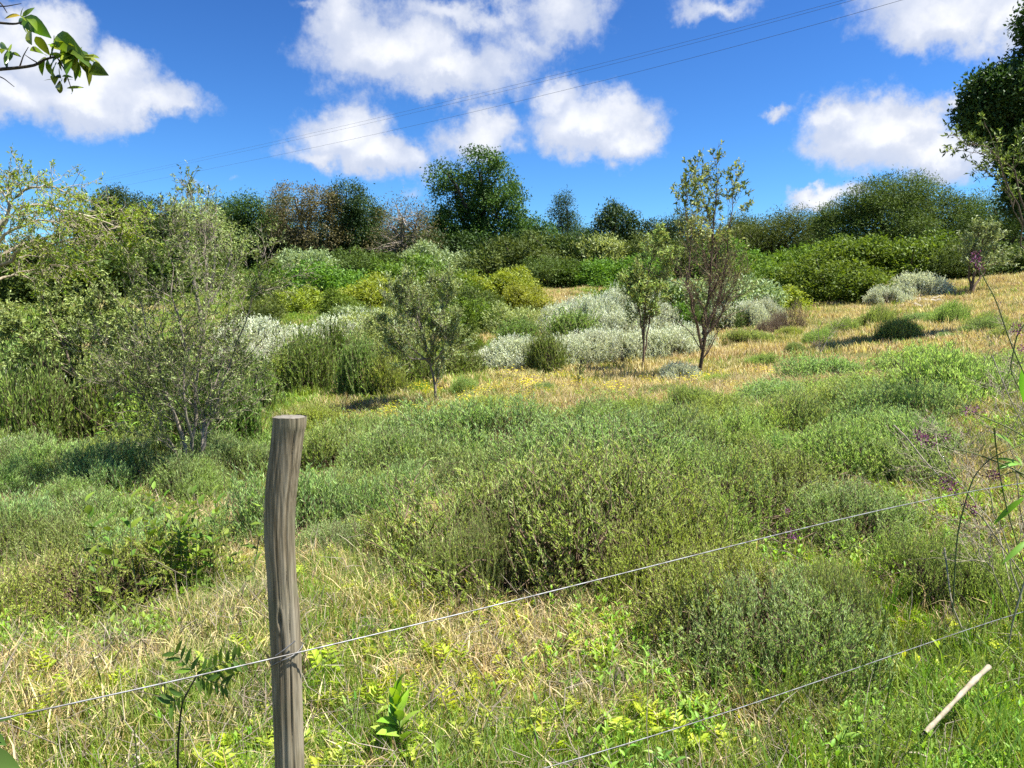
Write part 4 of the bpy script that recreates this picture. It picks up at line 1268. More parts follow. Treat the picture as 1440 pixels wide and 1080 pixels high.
c = link('crown', crr, edge); c['kind'] = 'stuff'
stem_tree('grey_leaved_shrub', 'grey-leaved shrub branches with pale twigs in front of the dark edge tree', 1500, 7.0,
          [[(1500, 640, 0), (1490, 480, 0), (1462, 350, 0), (1430, 240, 0), (1395, 205, 0), (1345, 205, 0)], [(1495, 560, 0), (1470, 400, .1), (1432, 330, .1), (1415, 270, .1), (1390, 180, .1)],
           [(1480, 420, 0), (1440, 310, -.1), (1420, 260, -.1), (1405, 215, -.1), (1372, 215, -.1)], [(1480, 400, .1), (1455, 280, .2), (1440, 200, .2)]],
          dict(CF, side=7, len=.24, keep=1.0, sfrom=.5), 1, .014, [(9, .046, .014, M_OLIVE, .9, None, 0), (4, .045, .014, M_DUSTY, .6, None, 0)], M_BARK, 42, 'shrub')

# ------------------------------------------------------------------ ground cover, one object of each sort
_lib = 0


def scatter(name, templates, pts, rots, scl, idx):
    """templates set on points by geometry nodes: uncountable ground cover"""
    global _lib
    _lib += 1
    lib = bpy.data.collections.new('cover_%02d' % _lib)
    for i, me in enumerate(templates):
        lib.objects.link(bpy.data.objects.new('cover_%02d_%02d' % (_lib, i), me))
    me = bpy.data.meshes.new(name)
    n = len(pts)
    me.vertices.add(n); me.vertices.foreach_set('co', np.asarray(pts, np.float32).ravel())
    a = me.attributes.new('rot', 'FLOAT_VECTOR', 'POINT'); a.data.foreach_set('vector', np.asarray(rots, np.float32).ravel())
    a = me.attributes.new('scl', 'FLOAT_VECTOR', 'POINT'); a.data.foreach_set('vector', np.asarray(scl, np.float32).ravel())
    a = me.attributes.new('idx', 'INT', 'POINT'); a.data.foreach_set('value', np.asarray(idx, np.int32))
    o = link(name, me); tag(o, kind='stuff')
    ng = bpy.data.node_groups.new(name, 'GeometryNodeTree')
    ng.interface.new_socket('Geometry', in_out='INPUT', socket_type='NodeSocketGeometry')
    ng.interface.new_socket('Geometry', in_out='OUTPUT', socket_type='NodeSocketGeometry')
    N = ng.nodes; Lk = ng.links
    gi_ = N.new('NodeGroupInput'); go = N.new('NodeGroupOutput')
    iop = N.new('GeometryNodeInstanceOnPoints'); ci = N.new('GeometryNodeCollectionInfo')
    ci.inputs[0].default_value = lib; ci.inputs[1].default_value = True; ci.inputs[2].default_value = True
    def na(nm, ty):
        q = N.new('GeometryNodeInputNamedAttribute'); q.data_type = ty; q.inputs[0].default_value = nm
        return q.outputs[0]
    Lk.new(gi_.outputs[0], iop.inputs['Points']); Lk.new(ci.outputs[0], iop.inputs['Instance'])
    iop.inputs['Pick Instance'].default_value = True
    Lk.new(na('idx', 'INT'), iop.inputs['Instance Index']); Lk.new(na('rot', 'FLOAT_VECTOR'), iop.inputs['Rotation']); Lk.new(na('scl', 'FLOAT_VECTOR'), iop.inputs['Scale'])
    Lk.new(iop.outputs[0], go.inputs[0])
    md = o.modifiers.new('cover', 'NODES'); md.node_group = ng
    return o


rs = np.random.default_rng(300)


def field(n, y0, y1, p=1.0, wide=.80, margin=1.0):
    """points over the ground in front of the camera, thinner with distance"""
    u = rs.uniform(0, 1, n)
    y = (y0 ** (2 - p) + u * (y1 ** (2 - p) - y0 ** (2 - p))) ** (1 / (2 - p))
    x = rs.uniform(-1, 1, n) * (wide * y + margin)
    return x, y


def lay(name, tmpl, x, y, s, tilt=.15, up=(.8, 1.2), clear=True):
    if clear:
        keep = np.ones(len(x), bool)
        for fx, fy, fa, fb in FOOT:
            keep &= ((x - fx) / fa) ** 2 + ((y - fy) / fb) ** 2 > rs.uniform(.5, 1.0, len(x))
        s = s[keep] if np.ndim(s) else s
        x = x[keep]; y = y[keep]
    z = H(x, y); n = len(x)
    rot = np.stack([rs.normal(size=n) * tilt, rs.normal(size=n) * tilt, rs.uniform(0, 6.28, n)], -1)
    s = s * rs.uniform(.7, 1.35, n)
    scl = np.stack([s, s, s * rs.uniform(*up, n)], -1)
    return scatter(name, tmpl, np.stack([x, y, z], -1), rot, scl, rs.integers(0, len(tmpl), n))


def dryness(x, y):
    d = .46 + .85 * VN(x + 40, y + 7, 1.5) + .25 * VN2(x, y, .6) + .2 * VN3(x + 9, y, 4)
    d = d + .65 * np.clip((y - 8) / 4, 0, 1) * np.clip((x + 3.5) / 4, -.5, 1.5)
    d = d - .25 * np.clip((-x - 3) / 3, 0, 1)
    d = d - .24 * np.clip((5.2 - y) / 1.5, 0, 1)
    d = d - .7 * np.clip((x - 1.0) / .6, 0, 1) * np.clip((3.5 - y) / .8, 0, 1)
    return d


gr = np.random.default_rng(70)
G_DRY = [blades(gr, 34, .10, .0036, .09, 1.35, M_STRAW, 'dry_tuft') for _ in range(3)] + [blades(gr, 44, .11, .0034, .12, 1.55, M_STRAW, 'dry_mat') for _ in range(2)]
G_DRY += [blades(gr, 46, .10, .0034, .13, 1.6, M_DEAD, 'dead_mat') for _ in range(2)]
G_GREEN = [blades(gr, 34, .11, .0040, .08, .7, M_GRASS, 'green_tuft') for _ in range(3)]
G_LUSH = [blades(gr, 22, .20, .0065, .06, .75, M_GRASS, 'lush_tuft') for _ in range(3)]
G_FAR_DRY = [blades(gr, 46, .10, .010, .20, .9, M_STRAW, 'far_dry_tuft') for _ in range(3)]
G_FAR_GREEN = [blades(gr, 46, .10, .011, .20, .75, M_GRASS, 'far_green_tuft') for _ in range(3)]
G_WEED = [seedling(gr, .14, 5, .05, .015, M_WEED, 'weed') for _ in range(4)] + [seedling(gr, .12, 4, .045, .018, M_WEED, 'weed_clump', stems=4) for _ in range(2)]
G_FERN = [fern_tuft(gr, 5, .17, M_FERN, 'fern') for _ in range(3)]
G_SPRIG = [make_mound(gr, 60, 26, .13, .013, .004, mat=M_SAGE, stems=12, name='sprig_clump', lump=.3, Hh=.7, up=1.3)[0] for _ in range(3)]
G_TWIG = []
for _ in range(3):
    mb = MB(); k = 10
    a = gr.uniform(0, 6.3, k); b = np.stack([gr.normal(size=k) * .1, gr.normal(size=k) * .1, gr.uniform(.0, .05, k)], -1)
    e = b + np.stack([np.cos(a), np.sin(a), gr.uniform(-.05, .5, k)], -1) * gr.uniform(.08, .24, k)[:, None]
    m_ = (b + e) / 2 + gr.normal(size=(k, 3)) * .02
    tubes(mb, np.stack([b, m_, e], 1), np.array([[.0015, .0013, .0006]] * k), 3, gr.uniform(0, 1, k))
    G_TWIG.append(mb.mesh('litter', M_GREYTWIG))

x, y = field(52000, 1.5, 12, 1.35); k = rs.uniform(size=len(x)) < np.clip(dryness(x, y) * 1.1 + .22, .12, 1)
lay('dry_grass', G_DRY, x[k], y[k], 1.1 + .02 * y[k], .25)
x, y = field(42000, 1.5, 12, 1.35); k = rs.uniform(size=len(x)) < np.clip(1.15 - dryness(x, y), .08, 1)
lay('green_grass', G_GREEN, x[k], y[k], .9 + .02 * y[k])
x, y = field(30000, 9, 48, .9, .75); k = rs.uniform(size=len(x)) < np.clip(dryness(x, y) * 1.2, .1, 1)
lay('far_dry_grass', G_FAR_DRY, x[k], y[k], .9 + .012 * y[k], .1)
x, y = field(30000, 9, 48, .9, .75); k = rs.uniform(size=len(x)) < np.clip(1.1 - dryness(x, y), .1, 1)
lay('far_green_grass', G_FAR_GREEN, x[k], y[k], .9 + .012 * y[k], .1)
x, y = field(3000, 1.6, 4.2, 1.0, .75); k = rs.uniform(size=len(x)) < np.clip((x - .7) / .7, .0, 1) * np.clip((3.9 - y) / .6, 0, 1)
lay('lush_grass', G_LUSH, x[k], y[k], .9)
x, y = field(34000, 1.6, 11, 1.3); k = (VN3(x + 3, y + 90, .9) + .5 * VN(x, y, .35)) > .06
lay('leafy_weeds', G_WEED, x[k], y[k], .9)
x, y = field(6500, 1.6, 9, 1.2); k = (VN2(x + 30, y + 10, .8) + .4 * VN(x, y, .3)) > .25
lay('fern_undergrowth', G_FERN, x[k], y[k], .8)
x, y = field(8000, 2.0, 12, 1.2); k = (VN(x + 77, y + 19, 1.1) + .4 * VN2(x, y, .4)) > -.02
lay('sage_undergrowth', G_SPRIG, x[k], y[k], .30, .2)
x, y = field(2600, 1.6, 9, 1.3)
lay('twig_litter', G_TWIG, x, y, 1.0, .3)
# yellow flowers in the middle of the meadow and on the dry slope
fl = MB()
for q in range(22):
    b = gr.normal(size=3) * [.10, .10, .03] + [0, 0, .20]
    n5 = 6; a = np.arange(n5) / n5 * 6.283
    leaves(fl, np.tile(b, (n5, 1)), np.stack([np.cos(a), np.sin(a), 0 * a + .3], -1), np.array([[0, 0, 1.0]] * n5), .018, .013, gr.uniform(.2, 1, n5))
G_FL = [fl.mesh('yellow_heads', M_FLOWER)]
cx, cz = spot(648, 11.6)
x = np.r_[cx + rs.normal(size=46) * .75, spot(560, 10.6)[0] + rs.normal(size=14) * .5, spot(760, 11.6)[0] + rs.normal(size=24) * .7, spot(930, 12)[0] + rs.normal(size=26) * 1.6]
y = np.r_[11.4 + rs.normal(size=46) * .7, 10.6 + rs.normal(size=14) * .3, 11.6 + rs.normal(size=24) * .5, 12.0 + rs.normal(size=26) * .8]
lay('yellow_flowers', G_FL, x, y, .75)

# ------------------------------------------------------------------ fence post and wires
Y_P = 1.72
POST = [(586, 384, 431), (597, 384, 431), (620, 382, 427), (650, 378, 423), (680, 374, 419), (713, 372, 415.5), (763, 371.5, 414.5), (813, 375.5, 417), (860, 378, 422),
        (926, 381.5, 425.5), (1000, 383.5, 426.5), (1080, 386, 428.5), (1190, 387, 430), (1260, 387, 431)]
pm_ = bpy.data.materials.new('weathered_wood'); pm_.use_nodes = True
t = NT(pm_.node_tree); pb = t.n['Principled BSDF']
oc = t.node('ShaderNodeTexCoord').outputs['Object']
gr1 = t.noise(t.vmath('MULTIPLY', oc, (1, 1, .035)), 150, 6, .65)
gr2 = t.noise(t.vmath('MULTIPLY', oc, (1, 1, .10)), 38, 4, .6)
gr3 = t.noise(oc, 9, 4, .6)
c = t.mix(t.smooth(gr1, .34, .66), (.085, .068, .040), (.25, .208, .138))
c = t.mix(t.smooth(gr2, .45, .66, 0, .65), c, (.30, .27, .20))
c = t.mix(t.smooth(gr3, .48, .7, 0, .55), c, (.15, .15, .09))
t.put(pb.inputs['Base Color'], c)
pb.inputs['Roughness'].default_value = .85
pb.inputs['Specular IOR Level'].default_value = .2
bp = t.node('ShaderNodeBump'); bp.inputs['Strength'].default_value = .7; bp.inputs['Distance'].default_value = .003
t.put(bp.inputs['Height'], gr1); t.l.new(bp.outputs[0], pb.inputs['Normal'])

p_mid = at(407, 900, Y_P)
zb = gz(p_mid.x, Y_P)
post = thing('fence_post', (p_mid.x, Y_P, zb), 'bent weathered grey wooden fence post holding the upper wire', 'fence post')
rows = np.array([(at((l + r) / 2, py, Y_P).x - p_mid.x, at((l + r) / 2, py, Y_P).z - zb, (r - l) / 2 * mpp(Y_P) * .985) for py, l, r in POST])
zz = np.concatenate([np.linspace(rows[0, 1], rows[0, 1] - .03, 10), np.linspace(rows[0, 1] - .034, min(rows[-1, 1], -.1), 150)])
order = np.argsort(rows[:, 1])
cxr = np.interp(zz, rows[order, 1], rows[order, 0]); rr_ = np.interp(zz, rows[order, 1], rows[order, 2])
for _ in range(10):
    cxr[1:-1] = (cxr[:-2] + cxr[1:-1] * 2 + cxr[2:]) / 4
NS = 96
th = np.arange(NS) / NS * 2 * PI
rp = np.random.default_rng(8)
TH, ZZ = np.meshgrid(th, zz)
groove = np.zeros((len(zz), NS))
for _ in range(34):
    a0 = rp.uniform(0, 6.28); groove = groove - rp.uniform(.0001, .0007) * np.exp(-((np.angle(np.exp(1j * (TH - a0 - .06 * np.sin(ZZ * rp.uniform(2, 6) + a0))))) / rp.uniform(.012, .07)) ** 2) * np.clip(.5 + VN(ZZ + a0 * 3, TH * 0 + a0, .22), 0, 1)
TH, ZZ = np.meshgrid(th, zz)
rad = rr_[:, None] + groove + .0010 * VN(TH * 3, ZZ, .23) + .0016 * VN2(np.cos(TH) * 2 + 5, ZZ * 2, .5)
ck = np.angle(np.exp(1j * (TH - (-PI / 2 + .62 + .10 * np.sin(ZZ * 7)))))        # the long drying crack
rad -= .006 * np.exp(-(ck / .035) ** 2) * np.clip((ZZ - .55) / .1, 0.25, 1)
kz = at(405, 862, Y_P).z - zb
kn = np.hypot(np.angle(np.exp(1j * (TH + PI / 2 + .02))) * .037 / .0035, (ZZ - kz) / .013)
rad -= .007 * np.exp(-kn ** 2) - .0022 * np.exp(-((kn - 2.0) / .8) ** 2)
PV = np.stack([cxr[:, None] + rad * np.cos(TH), rad * np.sin(TH), ZZ + .002 * VN3(TH * 2, ZZ, .5) * (ZZ > zz[3])], -1)
pi_ = np.arange(len(zz) * NS).reshape(len(zz), NS)
Qp = np.stack([pi_[:-1], pi_[1:], np.roll(pi_[1:], -1, 1), np.roll(pi_[:-1], -1, 1)], -1).reshape(-1, 4)
mb = MB(); mb.add(PV.reshape(-1, 3), None, Qp)
o = link('shaft', mb.mesh('shaft', pm_, True), post)
# sawn top
mb = MB(); rings = [np.stack([cxr[0] + rad[0] * f * np.cos(th), rad[0] * f * np.sin(th), zz[0] + .0025 * (1 - f) - .002 * (f > .9) + .0012 * VN(th * 4, f * 5 + 0 * th, .7)], -1) for f in (1.0, .93, .75, .5, .25, .06)]
RV = np.concatenate(rings); ri = np.arange(6 * NS).reshape(6, NS)
mb.add(RV, None, np.stack([ri[:-1], np.roll(ri[:-1], -1, 1), np.roll(ri[1:], -1, 1), ri[1:]], -1).reshape(-1, 4))
mb.add(rings[-1], [[0, i, i + 1] for i in range(1, NS - 1)])
em = bpy.data.materials.new('sawn_end_grain'); em.use_nodes = True
t = NT(em.node_tree); pb = t.n['Principled BSDF']
oc = t.node('ShaderNodeTexCoord').outputs['Object']
off = t.vmath('MULTIPLY', t.vmath('SUBTRACT', oc, (float(cxr[0]), 0, 0)), (1, 1, 0))
rg_ = t.math('FRACT', t.math('MULTIPLY', t.math('ADD', t.vmath('LENGTH', off), t.math('MULTIPLY', t.noise(oc, 60, 3), .004)), 260))
t.put(pb.inputs['Base Color'], t.mix(t.smooth(rg_, .2, .8), t.mix(t.noise(oc, 90, 4), (.10, .09, .07), (.26, .235, .19)), (.13, .115, .09)))
pb.inputs['Roughness'].default_value = .9
link('sawn_top', mb.mesh('sawn_top', em, True), post)

wm = bpy.data.materials.new('galvanised_wire'); wm.use_nodes = True
t = NT(wm.node_tree); pb = t.n['Principled BSDF']
oc = t.node('ShaderNodeTexCoord').outputs['Object']
t.put(pb.inputs['Base Color'], t.mix(t.smooth(t.noise(oc, 25, 4), .4, .65), (.24, .243, .247), (.12, .115, .108)))
pb.inputs['Metallic'].default_value = .55; pb.inputs['Roughness'].default_value = .5

FD = Vector((.855, .519, 0)).normalized()                       # the fence line on the ground
FN = Vector((FD.y, -FD.x, 0))                                   # towards the camera's side
P0 = Vector((p_mid.x, Y_P, 0)) + FN * .0395


def on_fence(px, py, off=0.0):
    d = pix_dir(px, py); p0 = P0 + FN * off
    s = (p0 - Vector((0, 0, EYE))).dot(FN) / d.dot(FN)
    return Vector((0, 0, EYE)) + d * s


def smooth_path(pts, k):
    P = np.array([tuple(p) for p in pts]); s = np.r_[0, np.cumsum(np.linalg.norm(np.diff(P, axis=0), axis=1))]
    deg = 3 if len(P) > 3 else 2
    ss = np.linspace(s[0], s[-1], k)
    co = [np.polyfit(s, P[:, i], deg) for i in range(3)]
    return np.stack([np.polyval(c_, ss) for c_ in co], -1)


def wire_obj(name, path, r, mat, label, cat, group=None, sides=8):
    mb = MB(); tubes(mb, path[None], np.full((1, len(path)), r), sides)
    o = link(name, mb.mesh(name, mat, True))
    return tag(o, label, cat, group)


top_px = [(-120, 1040), (0, 1008), (200, 965), (385, 924.5), (430, 914), (480, 905), (620, 874), (800, 826), (960, 783), (1190, 727), (1330, 700), (1430, 680)]
wp = smooth_path([on_fence(*p) for p in top_px], 90)
ext = wp[-1] + (wp[-1] - wp[-2])[None] * np.arange(1, 80)[:, None]
wp = np.r_[wp, ext]
wire_obj('fence_wire', wp, .0018, wm, 'upper fence wire running past the wooden post', 'wire', 'fence wires')
low_px = [(770, 1080), (860, 1051), (960, 1021), (1100, 977), (1240, 926), (1330, 896), (1440, 860)]
lp = smooth_path([on_fence(*p) for p in low_px], 50)
ext0 = lp[0] + (lp[0] - lp[1])[None] * np.arange(60, 0, -1)[:, None]
ext1 = lp[-1] + (lp[-1] - lp[-2])[None] * np.arange(1, 60)[:, None]
wire_obj('fence_wire', np.r_[ext0, lp, ext1], .0016, wm, 'lower fence wire crossing the bottom right corner', 'wire', 'fence wires')
# the binding wire twisted round the post: a slanting loop whose ends cross over the fence wire
s = np.linspace(0, 1, 60); a = -PI / 2 - 1.55 + s * 2 * PI * 1.02
zc = np.interp(s, [0, .25, .5, .78, 1], [at(0, 938, Y_P).z, at(0, 918, Y_P).z, at(0, 907, Y_P).z, at(0, 915, Y_P).z, at(0, 932, Y_P).z]) - zb
rr2 = float(np.interp(at(0, 920, Y_P).z - zb, rows[order, 1], rows[order, 2])) + .0025
cx2 = float(np.interp(at(0, 920, Y_P).z - zb, zz[::-1], cxr[::-1]))
bw = np.stack([cx2 + rr2 * np.cos(a), rr2 * np.sin(a), zc], -1)
mb = MB(); tubes(mb, bw[None], np.full((1, 60), .0014), 6)
q0 = at(404, 917, Y_P - .046)
tail = bez(np.array([cx2 - .012, -rr2 - .006, q0.z - zb - .010]), np.array([cx2 + .006, -rr2 - .009, q0.z - zb + .002]), np.array([cx2 + .030, -rr2 * .62 - .008, q0.z - zb + .020]), 8)
tubes(mb, tail[None], np.full((1, 8), .0016), 6)
link('binding_wire', mb.mesh('binding_wire', wm, True), post)

# ------------------------------------------------------------------ power lines across the sky
cm = bpy.data.materials.new('dark_cable'); cm.use_nodes = True
cm.node_tree.nodes['Principled BSDF'].inputs['Base Color'].default_value = (.05, .055, .07, 1)
cm.node_tree.nodes['Principled BSDF'].inputs['Roughness'].default_value = .6


def cable(px, label, r):
    s = np.array([p[0] for p in px], float); e = np.array([p[1] for p in px], float)
    co = np.polyfit(s, e, 2)
    xs = np.linspace(s.max() + 500, s.min() - 260, 60)
    f = (xs - s.min()) / (1250 - s.min())
    inv = (1 / 130) * (1 - f) + (1 / 34) * f
    P = np.array([tuple(at(a, b, 1 / i)) for a, b, i in zip(xs, np.polyval(co, xs), inv)])
    wire_obj('power_line', P, r, cm, label, 'power line', 'power lines', 6)


cable([(150, 250), (320, 215), (480, 178), (720, 121), (960, 58), (1200, -3)], 'topmost of three thin power lines crossing the sky', .007)
cable([(150, 253), (320, 218.5), (480, 183), (720, 125.5), (960, 63), (1200, 1)], 'middle power line, close under the topmost one', .007)
cable([(155, 265), (320, 231), (480, 200), (720, 146), (960, 83), (1270, 0)], 'lowest power line, apart from the upper pair', .008)

# ------------------------------------------------------------------ leafy branch at the top left
def orient(D, N):
    D = Vector(D).normalized(); N = Vector(N)
    Yv = N.cross(D)
    if Yv.length < 1e-4: Yv = Vector((0, 1, 0)).cross(D)
    Yv.normalize(); Zv = D.cross(Yv)
    return Matrix((D, Yv, Zv)).transposed().to_4x4()


YB = 2.9
M_BL = leaf_mat('glossy_branch_leaf', (.045, .08, .010), (.11, .175, .02), (.27, .32, .05), .42, .28, .5, vary=.35)
M_BLY = leaf_mat('yellowed_leaf', (.35, .26, .03), (.45, .34, .05), (.5, .4, .1), .4, .5, .3, vary=.1)
br0 = at(-10, 98, YB)
br = thing('leafy_branch', tuple(br0), 'branch with glossy green leaves hanging in at the top left corner', 'branch')
rb = np.random.default_rng(15)


def bpx(px, py, dy=0.0):
    p = at(px, py, YB + dy)
    return np.array([p.x - br0.x, p.y - br0.y, p.z - br0.z])


def twigobj(name, pts, r0, r1, parent, mat, k=14, f=bpx):
    P = np.array([f(*p) for p in pts]); s = np.linspace(0, 1, len(P)); ss = np.linspace(0, 1, k)
    path = np.stack([np.interp(ss, s, P[:, i]) for i in range(3)], -1)
    path[1:-1] = (path[:-2] + 2 * path[1:-1] + path[2:]) / 4
    mb = MB(); tubes(mb, path[None], np.linspace(r0, r1, k)[None], 6)
    return link(name, mb.mesh(name, mat, True), parent)


twigobj('twig', [(-260, 120), (-60, 108), (-10, 98), (20, 96), (50, 92), (63, 83), (87, 78), (105, 74)], .008, .0025, br, M_DBARK, 24)
twigobj('twig', [(-260, 60), (-20, 30), (8, 33), (22, 34), (34, 30), (40, 22)], .006, .0018, br, M_DBARK)
twigobj('twig', [(-30, -20), (2, 5), (10, 18)], .004, .0014, br, M_DBARK)
twigobj('twig', [(-20, 100), (5, 110), (20, 122)], .003, .0012, br, M_DBARK)
twigobj('twig', [(28, 93), (33, 78), (40, 66)], .003, .0012, br, M_DBARK)
twigobj('twig', [(52, 88), (42, 82), (35, 77)], .0025, .0012, br, M_DBARK)
twigobj('twig', [(-14, 8), (8, 9), (30, 5)], .003, .001, br, M_DBARK)
twigobj('twig', [(80, 80), (92, 100), (97, 115), (100, 124)], .003, .0012, br, M_DBARK)
twigobj('twig', [(70, 82), (76, 64), (76, 50)], .003, .0012, br, M_DBARK)
LF = [leaf_mesh(.085, .023, M_BL, 'branch_leaf_a', .22, .16, .35), leaf_mesh(.085, .025, M_BL, 'branch_leaf_b', .35, .2, .65), leaf_mesh(.085, .021, M_BL, 'branch_leaf_c', .12, .14, .95)]
LFY = leaf_mesh(.085, .03, M_BLY, 'yellow_branch_leaf', .2, .15, .5)
LV = [(100, 75, 200, 145), (95, 70, 140, 30), (125, 125, 135, 190), (150, 155, 205, 225), (240, 150, 320, 212), (215, 185, 270, 215), (232, 180, 215, 238), (265, 240, 245, 288), (335, 225, 425, 270), (315, 240, 335, 335),
      (350, 250, 392, 352), (290, 235, 288, 297), (335, 250, 372, 312), (200, 250, 215, 322), (250, 285, 258, 335), (190, 232, 135, 203), (185, 250, 168, 306), (185, 340, 240, 335), (252, 340, 252, 402), (300, 372, 310, 400),
      (282, 372, 355, 370), (385, 285, 437, 306), (262, 322, 302, 320), (30, 205, 0, 182), (32, 212, 25, 292), (45, 225, 82, 230), (105, 90, 118, 140), (90, 75, 95, 25), (260, 200, 245, 148), (320, 200, 350, 215),
      (290, 215, 310, 180), (255, 215, 210, 178), (225, 240, 195, 262), (370, 262, 395, 300), (310, 225, 330, 190), (240, 265, 225, 330), (350, 235, 372, 268), (280, 225, 330, 235), (195, 245, 160, 262), (325, 262, 318, 338)]
for (hx, hy, n_, l0) in [(318, 225, 12, 80), (255, 230, 7, 70), (255, 335, 5, 55), (110, 85, 4, 60), (35, 210, 3, 60), (350, 245, 6, 70)]:
    for _ in range(n_):                                          # rosettes at the shoot tips
        a_ = rb.uniform(0, 6.28); q_ = rb.uniform(.6, 1.1) * l0
        LV.append((hx + rb.normal() * 8, hy + rb.normal() * 8, hx + q_ * math.cos(a_), hy + q_ * (.75 * math.sin(a_) + .3)))
for i, (a, b, c_, d_) in enumerate(LV):
    p = bpx(a / 3, b / 3, rb.uniform(-.04, .04)); e = bpx(c_ / 3, d_ / 3, rb.uniform(-.10, .10))
    L_ = np.linalg.norm(e - p)
    o = link('leaf', LF[i % 3], br)
    o.matrix_local = Matrix.Translation(p) @ orient(e - p, Vector((rb.normal() * .5, -.75 + rb.normal() * .3, .55 + rb.normal() * .5))) @ Matrix.Diagonal((L_ / .085, L_ / .085 * rb.uniform(.9, 1.3), L_ / .085, 1))
p = bpx(28, 22); e = bpx(5, 25)
o = link('leaf', LFY, br); o['label'] = 'yellowed leaf'
o.matrix_local = Matrix.Translation(p) @ orient(e - p, Vector((0, -.8, .5))) @ Matrix.Scale(np.linalg.norm(e - p) / .085, 4)

# ------------------------------------------------------------------ pieces in the foreground
def leafy_plant(name, px, y, h, nleaf, L, Wd, mat, label, cat, rot=0, seed=0, stems=1, el=(.2, 1.1), bend=.3, group=None, spread=.08, z_up=0.0):
    """a plant of single large leaves on stems: every leaf is a part"""
    rng = np.random.default_rng(500 + seed)
    x, z = spot(px, y)
    o = thing(name, (x, y, z - .01), label, cat, group)
    ms = [leaf_mesh(L, Wd, mat, name + '_leaf', bend, .14, tt) for tt in (.25, .55, .9)]
    for s_ in range(stems):
        b = np.r_[rng.normal(size=2) * spread * (stems > 1), 0]
        hh = h * rng.uniform(.75, 1.15)
        tp_ = b + np.r_[rng.normal(size=2) * .12 * hh, hh]
        ax_ = bez(b, (b + tp_) / 2 + np.r_[rng.normal(size=2) * .02, 0], tp_, 10)
        mb = MB(); tubes(mb, ax_[None], np.linspace(.0045, .0018, 10)[None], 5)
        link('stem', mb.mesh(name + '_stem', M_STEM, True), o)
        for i in range(nleaf):
            f = (i + .6) / nleaf
            p = ax_[min(9, int(.12 * 9 + f * 8.4))]
            e_ = el[0] + (el[1] - el[0]) * f + rng.normal() * .15
            a = i * 2.4 + rng.normal() * .25
            c = link('leaf', ms[int(rng.integers(0, 3))], o)
            k = rng.uniform(.75, 1.15) * (1.1 - .45 * f)
            c.matrix_local = Matrix.Translation(p) @ Matrix.Rotation(a, 4, 'Z') @ Matrix.Rotation(-e_, 4, 'Y') @ Matrix.Rotation(rng.normal() * .25, 4, 'X') @ Matrix.Diagonal((k, k * rng.uniform(.85, 1.15), k, 1))
    return o


leafy_plant('broad_leaved_plant', 575, 2.5, .24, 14, .115, .05, M_WEED, 'bright green plant with broad upright leaves at the bottom edge, right of the post', 'plant', seed=1, stems=2, el=(.3, 1.3), spread=.03)
leafy_plant('broad_leaved_plant', 622, 2.45, .11, 8, .075, .026, M_WEED, 'low bright weed beside the broad upright plant at the bottom edge', 'plant', seed=2, stems=3, spread=.06)
leafy_plant('leafy_weed', 1205, 3.75, .26, 9, .075, .024, M_WEED, 'tall bright green leafy weed clump just below the upper wire on the right', 'weed', seed=3, stems=6, spread=.12)
leafy_plant('leafy_weed', 1160, 3.2, .18, 8, .07, .022, M_WEED, 'bright leafy weed between the two wires, left of the tall weed clump', 'weed', seed=4, stems=4, spread=.10)
leafy_plant('leafy_weed', 1250, 3.3, .20, 8, .07, .020, M_FERN, 'yellow-green leafy weed between the two wires, below the tall weed clump', 'weed', seed=5, stems=3, spread=.08)
leafy_plant('leafy_weed', 790, 3.2, .13, 8, .06, .018, M_WEED, 'leafy weed in the straw in front of the largest mound', 'weed', seed=6, stems=5, spread=.16)
leafy_plant('leafy_weed', 700, 2.75, .10, 7, .06, .02, M_WEED, 'small leafy weed left of where the lower wire leaves the picture', 'weed', seed=7, stems=4, spread=.12)
leafy_plant('leafy_weed', 500, 2.75, .12, 7, .055, .018, M_WEED, 'leafy weed right of the fence post\'s foot', 'weed', seed=8, stems=4, spread=.1)
leafy_plant('leafy_weed', 1075, 2.75, .20, 9, .05, .018, M_FERN, 'yellow-green feathery weed under the lower wire', 'weed', seed=9, stems=3, spread=.04)
leafy_plant('leafy_weed', 210, 2.75, .22, 10, .045, .014, M_FERN, 'yellow-green feathery weed below the upper wire, left of the post', 'weed', seed=10, stems=3, spread=.04)
leafy_plant('leafy_weed', 285, 2.6, .12, 7, .06, .02, M_WEED, 'small leafy weed at the bottom edge left of the post', 'weed', seed=11, stems=3, spread=.08)
leafy_plant('leafy_weed', 465, 3.4, .13, 7, .05, .016, M_FERN, 'yellow-green weed in the straw close right of the post', 'weed', seed=12, stems=3, spread=.08)
leafy_plant('leafy_weed', 655, 3.9, .22, 9, .05, .014, M_FERN, 'yellow-green shoots in the gap left of the largest mound', 'weed', seed=13, stems=4, spread=.10)
leafy_plant('leafy_weed', 600, 6.1, .34, 9, .07, .02, M_FERN, 'yellow-green shoots in front of the dark hollow in the middle of the meadow', 'weed', seed=14, stems=3, spread=.14)
leafy_plant('dry_stalk', 190, 2.25, .34, 16, .028, .010, M_DEAD, 'dark brown dry stalk with withered leaves at the bottom edge left of the post', 'dead plant', seed=21, el=(-.5, .5))
leafy_plant('dry_stalk', 150, 2.9, .26, 14, .026, .010, M_DEAD, 'dark dry stalk behind the yellow-green feathery weed left of the post', 'dead plant', seed=22, el=(-.5, .5))
leafy_plant('dry_stalk', 990, 9.2, .5, 16, .05, .014, M_DEAD, 'dry brown stalk in the straw behind the largest mound', 'dead plant', seed=23, el=(-.3, .6))
leafy_plant('leafy_weed', 340, 2.5, .12, 8, .06, .02, M_WEED, 'leafy weed touching the post\'s left side at the bottom edge', 'weed', seed=24, stems=4, spread=.07)
